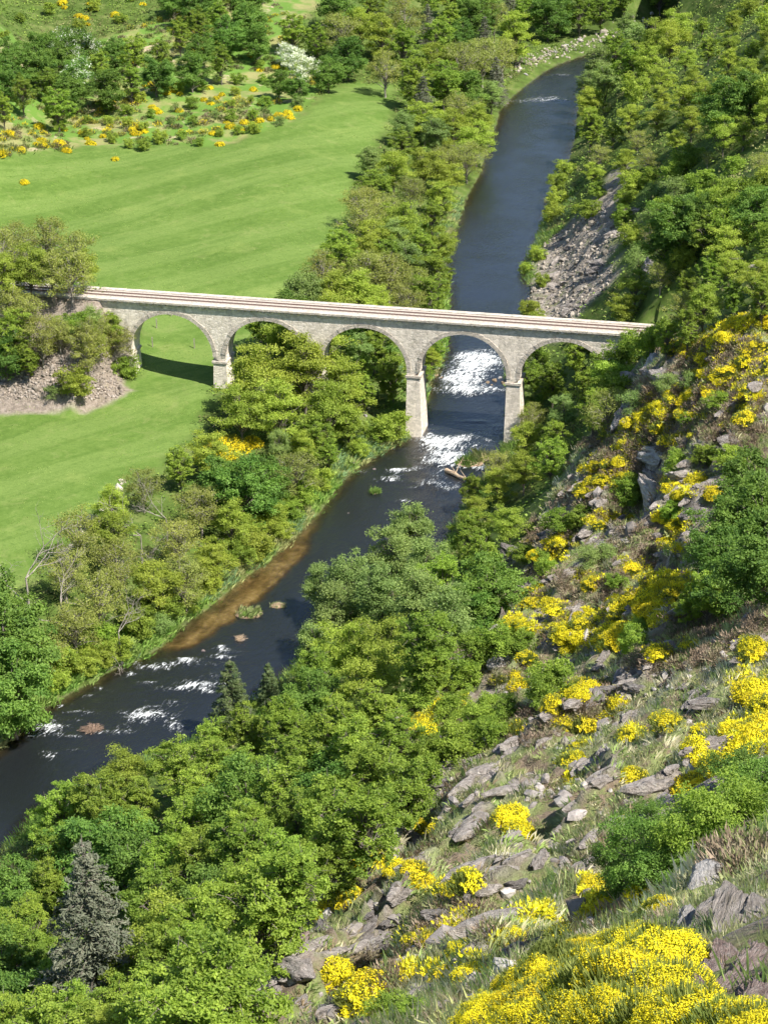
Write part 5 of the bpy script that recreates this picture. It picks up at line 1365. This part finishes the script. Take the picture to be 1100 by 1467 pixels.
# --- loose stones
def stones(P, r, palette, g, sink=.2):
    n = len(P); z = ground(P[:, 0], P[:, 1]); nv = len(_sv)
    rr = r * np.exp(g.normal(0, .45, n))
    S = _sv[None] * (1 + g.normal(0, .16, (n, nv, 1))) * (rr[:, None, None] * g.uniform(.55, 1.3, (n, 1, 3)))
    a = g.uniform(0, 6.28, n); ca, sa = np.cos(a)[:, None], np.sin(a)[:, None]
    X = S[..., 0] * ca - S[..., 1] * sa; Y = S[..., 0] * sa + S[..., 1] * ca
    v = np.stack([X + P[:, 0, None], Y + P[:, 1, None], S[..., 2] + (z + rr * sink)[:, None]], -1).reshape(-1, 3)
    f = (_sf[None] + (np.arange(n) * nv)[:, None, None]).reshape(-1, 3)
    c = np.array(palette)[g.integers(0, len(palette), n)] * g.uniform(.7, 1.3, n)[:, None]
    c = np.repeat(np.concatenate([np.clip(c, 0, .9), np.ones((n, 1))], 1), nv, axis=0)
    return v, f, c
sm = NT('loose_stone'); STONE = sm.done(sm.pbr(sm.mix(sm.ramp(sm.noise(sm.coord('Object'), 5, 5, .7), [(.35, .0), (.7, .6)]), sm.attr('col', 'Color'), (.10, .09, .08)), .9, .2, sm.bump(sm.noise(sm.coord('Object'), 8, 4, .7), .6, .08)))
Pt = []
for _ in range(2600):
    p = drop(g.uniform(-5, 190), g.uniform(485, 572))
    if p is not None and gm('talus', p[0], p[1]) > .4: Pt.append(p[:2])
Pb = []
for _ in range(1400):
    p = drop(g.uniform(750, 900), g.uniform(300, 470))
    if p is not None and gm('rockbank', p[0], p[1]) > .4: Pb.append(p[:2])
Pg = []
for _ in range(420):
    t_ = g.random(); px = 730 + t_ * 210; py = 98 - t_ * 70 + g.normal(0, 6)
    p = drop(px, py)
    if p is not None and gm('riv', p[0], p[1]) > -.5: Pg.append(p[:2])
Ps = visible_points(2200, (-14, 60, 6, 262), lambda x, y: (gm('slope', x, y) > .5) & (dist(x, y) > 62) & (fbm(x / 4, y / 4, oct=3, seed=88) > .08), lambda x, y: np.clip((62 / dist(x, y)) ** 1.5, 0, 1), g)
o = stuff_mesh('loose_stones', [stones(np.array(Pt), .12, [(.33, .27, .22), (.40, .34, .29), (.24, .20, .16)], g), stones(np.array(Pb), .17, [(.36, .31, .25), (.42, .37, .31), (.22, .19, .15)], g),
    stones(np.array(Pg), .2, [(.46, .41, .33), (.38, .33, .26)], g), stones(Ps, .22, [(.36, .32, .30), (.26, .23, .21), (.46, .42, .38)], g, .1)], STONE); tag(o, 'loose grey and pinkish stones strewn on banks and slopes', 'stones')
Pc = visible_points(800, (-14, 60, 6, 262), lambda x, y: (gm('crag', x, y) > .35) & (dist(x, y) > 75), lambda x, y: np.clip((70 / dist(x, y)) ** 1.2, 0, 1), g)
_bv, _bf = ico(2); VAR = [block(g, _bv) for _ in range(14)]
VV = []; FF = []; CC = []; b_ = 0
zc_ = ground(Pc[:, 0], Pc[:, 1])
for k in range(len(Pc)):
    q = .36 * math.exp(g.normal(0, .4)); a = R(40) + g.uniform(-.4, .4); v0 = VAR[int(g.integers(14))] * np.array([q * g.uniform(1.5, 2.8), q * .75, q * g.uniform(.5, .9)])
    VV.append(np.stack([v0[:, 0] * math.cos(a) - v0[:, 1] * math.sin(a) + Pc[k, 0], v0[:, 0] * math.sin(a) + v0[:, 1] * math.cos(a) + Pc[k, 1], v0[:, 2] + zc_[k]], -1)); FF.append(_bf + b_); b_ += len(v0)
o = link('crag_rubble', np_mesh('crag_rubble', np.concatenate(VV), np.concatenate(FF), [RK_GREY], False)); tag(o, 'broken grey rock along the crests of the hillside ribs', 'rock', kind='stuff')
# meadow edge: dry stone line by the lower field
ML = []
for t_ in np.linspace(0, 1, 46):
    px = 178 - 90 * t_ + g.normal(0, 2); py = 690 + 110 * t_ + g.normal(0, 2)
    p = drop(px, py); ML.append(p[:2] if p is not None else None)
ML = np.array([m_ for m_ in ML if m_ is not None])
o = stuff_mesh('field_edge_stones', [stones(ML, .28, [(.58, .52, .42), (.48, .44, .35)], g)], STONE); tag(o, 'broken line of pale stones along the lower field edge', 'stones')
print('stuff', round(time.time() - T0, 1))

# ================================================================== ISLETS, DRIFTWOOD, SNAG
def islet(px, py, r, pal, L, label, name='grass_islet'):
    p = at_z(px, py, 0); n = 46
    a = g.uniform(0, 6.28, n); q = np.sqrt(g.random(n)) * r
    P = np.stack([p[0] + q * np.cos(a) * 1.5, p[1] + q * np.sin(a)], -1)
    root = thing(name, label, 'islet', (float(p[0]), float(p[1]), 0))
    v, f, c = blades(P, 10, L, .03, .2, pal, g, 2, spread=.12)
    v[:, 2] = v[:, 2] - np.repeat(np.repeat(ground(P[:, 0], P[:, 1]), 10), 5) + .05
    v -= np.array([p[0], p[1], 0])
    link('grass', np_mesh('islet_grass', v, f, [BLADE], False, {'col': ('C', c)}), root)
    b = _iv.copy(); b = b * (1 + .15 * fbm(b[:, 0] * 2, b[:, 1] * 2, b[:, 2] * 2, oct=3, seed=3))[:, None] * np.array([r * 1.6, r * 1.05, .28])
    link('gravel', np_mesh('islet_base', b, _if, [RK_OCHRE], False), root)
gp = [(.15, .24, .05), (.22, .28, .09), (.28, .30, .13)]
islet(357, 880, .9, gp, .7, 'small grassy islet in the river beside the golden gravel shallows')
islet(672, 664, 1.1, gp, .9, 'grassy islet in the rapids behind the driftwood log')
islet(690, 655, 1.0, gp, .9, 'reedy islet just behind the driftwood log at the wooded bank')
islet(537, 706, .35, gp, .6, 'tiny grass tuft alone in the river below the bridge')
islet(398, 868, .5, gp, .3, 'low weedy islet out in midstream past the gravel shallows')
islet(676, 697, .5, gp, .6, 'thin reed tuft below the driftwood log')
WOOD = bark_mat('driftwood', (.30, .20, .12), (.55, .43, .30))
p0 = at_z(642, 675, .25); p1 = at_z(676, 690, .35)
lg = thing('driftwood_log', 'fallen pale brown log stranded in the rapids below the bridge', 'log', tuple(float(q) for q in p0))
d_ = (p1 - p0); pth = np.array([d_ * t for t in np.linspace(-.1, 1, 9)]) + g.normal(0, .05, (9, 3))
v, f = tubes([(pth, np.linspace(.30, .12, 9))], 8); link('trunk', np_mesh('log_trunk', v, f, [WOOD], True), lg)
bs = []
for k in range(6):
    a = pth[g.integers(2, 8)]; e = a + g.normal(0, .8, 3) + np.array([0, 0, .5]); bs.append((np.array([a, (a + e) / 2 + g.normal(0, .1, 3), e]), np.array([.07, .04, .015])))
v, f = tubes(bs, 5); link('branches', np_mesh('log_branches', v, f, [WOOD], True), lg)
def snag(px, py, n, r, mat, label, name):
    p = at_z(px, py, 0.1); root = thing(name, label, 'snag', tuple(float(q) for q in p)); ps = []
    for k in range(n):
        a = g.uniform(0, 6.28); e = np.array([math.cos(a) * r * 1.3, math.sin(a) * r, g.uniform(.02, .35)]) * g.uniform(.4, 1); s0 = -e * g.random() + g.normal(0, .25, 3) * np.array([1, 1, 0]); s0[2] = 0
        ps.append((np.array([s0, (s0 + e) / 2 + g.normal(0, .2, 3), e]), np.array([.03, .025, .01])))
    v, f = tubes(ps, 4); link('branches', np_mesh('snag_branches', v, f, [mat], True), root)
REDW = bark_mat('reddish_twigs', (.16, .10, .07), (.33, .24, .18))
snag(132, 1045, 90, 1.0, REDW, 'reddish brown tangle of dead branches caught in the lower rapids', 'branch_snag')
snag(343, 915, 26, .6, WOOD, 'grey twiggy snag sticking out of the water below the islet', 'branch_snag')

# thin posts at the far bank edges of the meadow are fence posts seen through the arch
for k, (px, py) in enumerate(((219,497),(246,453),(279,499),(225,470))):
    p = drop(px, py)
    mb = MB(); mb.box((-.06, -.06, -.3), (.06, .06, 1.35)); o = link('fence_post', np_mesh('fence_post', mb.v, mb.f, [BARK_PALE])); o.location = [float(q) for q in p]
    reg(o, 'thin pale wooden', 'fence post', px, py, 'post', 'fence posts in the meadow')

# ================================================================== LABELS
LAND = [('the viaduct pier at the water edge',598,575),('the viaduct pier among hillside trees',738,590),('the meadow pier of the viaduct',316,540),('the meadow end of the viaduct',190,440),('the hill end of the viaduct',950,470),
 ('the white rapids above the bridge',672,530),('the white rapids below the bridge',640,645),('the white hawthorn',434,98),('the grey spruce',128,1320),('the green fir at the water',332,990),
 ('the driftwood log',660,683),('the golden gravel shallows',340,850),('the reddish branch snag',132,1045),('the golden broom clump by the meadow',310,642),('the split crag beside the bridge',925,535),
 ('the tall crag with black cleft',935,680),('the pale lichened boulder',1014,1262),('the long grey rock rib',680,1085),('the black shaded gully',495,1350),('the square dark boulder',745,1365),
 ('the upstream river bend',820,115),('the far gravel bar',800,70),('the lone dark oak',1045,150),('the pale rock bank',800,410),('the dark oaks on the slope',1060,750),('the pinkish talus',80,530),('the largest yellow broom',900,1390),('the broom covered ridge top',1085,455),('the hedge end above the meadow',255,125),('the bare bank under the hedge',130,170),('the top of the hedge row',80,70),('the meadow corner by the hawthorn',430,170)]
ORD = ['first', 'second', 'third', 'fourth', 'fifth', 'sixth', 'seventh', 'eighth', 'ninth', 'tenth', 'eleventh', 'twelfth', 'thirteenth', 'fourteenth', 'fifteenth', 'sixteenth', 'seventeenth', 'eighteenth', 'nineteenth', 'twentieth'] + ['twenty-' + w for w in ('first', 'second', 'third', 'fourth', 'fifth', 'sixth', 'seventh', 'eighth', 'ninth')] + ['thirtieth'] + ['thirty-' + w for w in ('first', 'second', 'third', 'fourth', 'fifth', 'sixth', 'seventh', 'eighth')]
def direction(dx, dy):
    if abs(dy) >= abs(dx): return 'above' if dy < 0 else 'below'
    return 'meadow side of' if dx < 0 else 'hill side of'
from collections import defaultdict
cls = defaultdict(list)
for r_ in REG: cls[(r_['look'], r_['noun'])].append(r_)
seen_labels = set()
for (look, noun), items in cls.items():
    rank = {}
    for li, (ln, lx, ly) in enumerate(LAND):
        by = defaultdict(list)
        for r_ in items:
            dx, dy = r_['px'] - lx, r_['py'] - ly
            by[direction(dx, dy)].append((math.hypot(dx, dy), id(r_), r_))
        for dr, L_ in by.items():
            L_.sort(key=lambda t: t[:2])
            for k, (dd, _i, r_) in enumerate(L_):
                rank.setdefault(id(r_), []).append((k * 45 + dd, k, ln, dr))
    for r_ in items:
        for cost, k, ln, dr in sorted(rank[id(r_)]):
            if k >= len(ORD): continue
            if dr in ('above', 'below'): lab = f"{look} {noun}, {ORD[k]} {dr} {ln}"
            else: lab = f"{look} {noun}, {ORD[k]} on the {dr} {ln}"
            if len(lab.split()) <= 16 and lab not in seen_labels: break
        seen_labels.add(lab); r_['o']['label'] = lab
print('labels', len(REG), 'unique', len(seen_labels), round(time.time() - T0, 1))
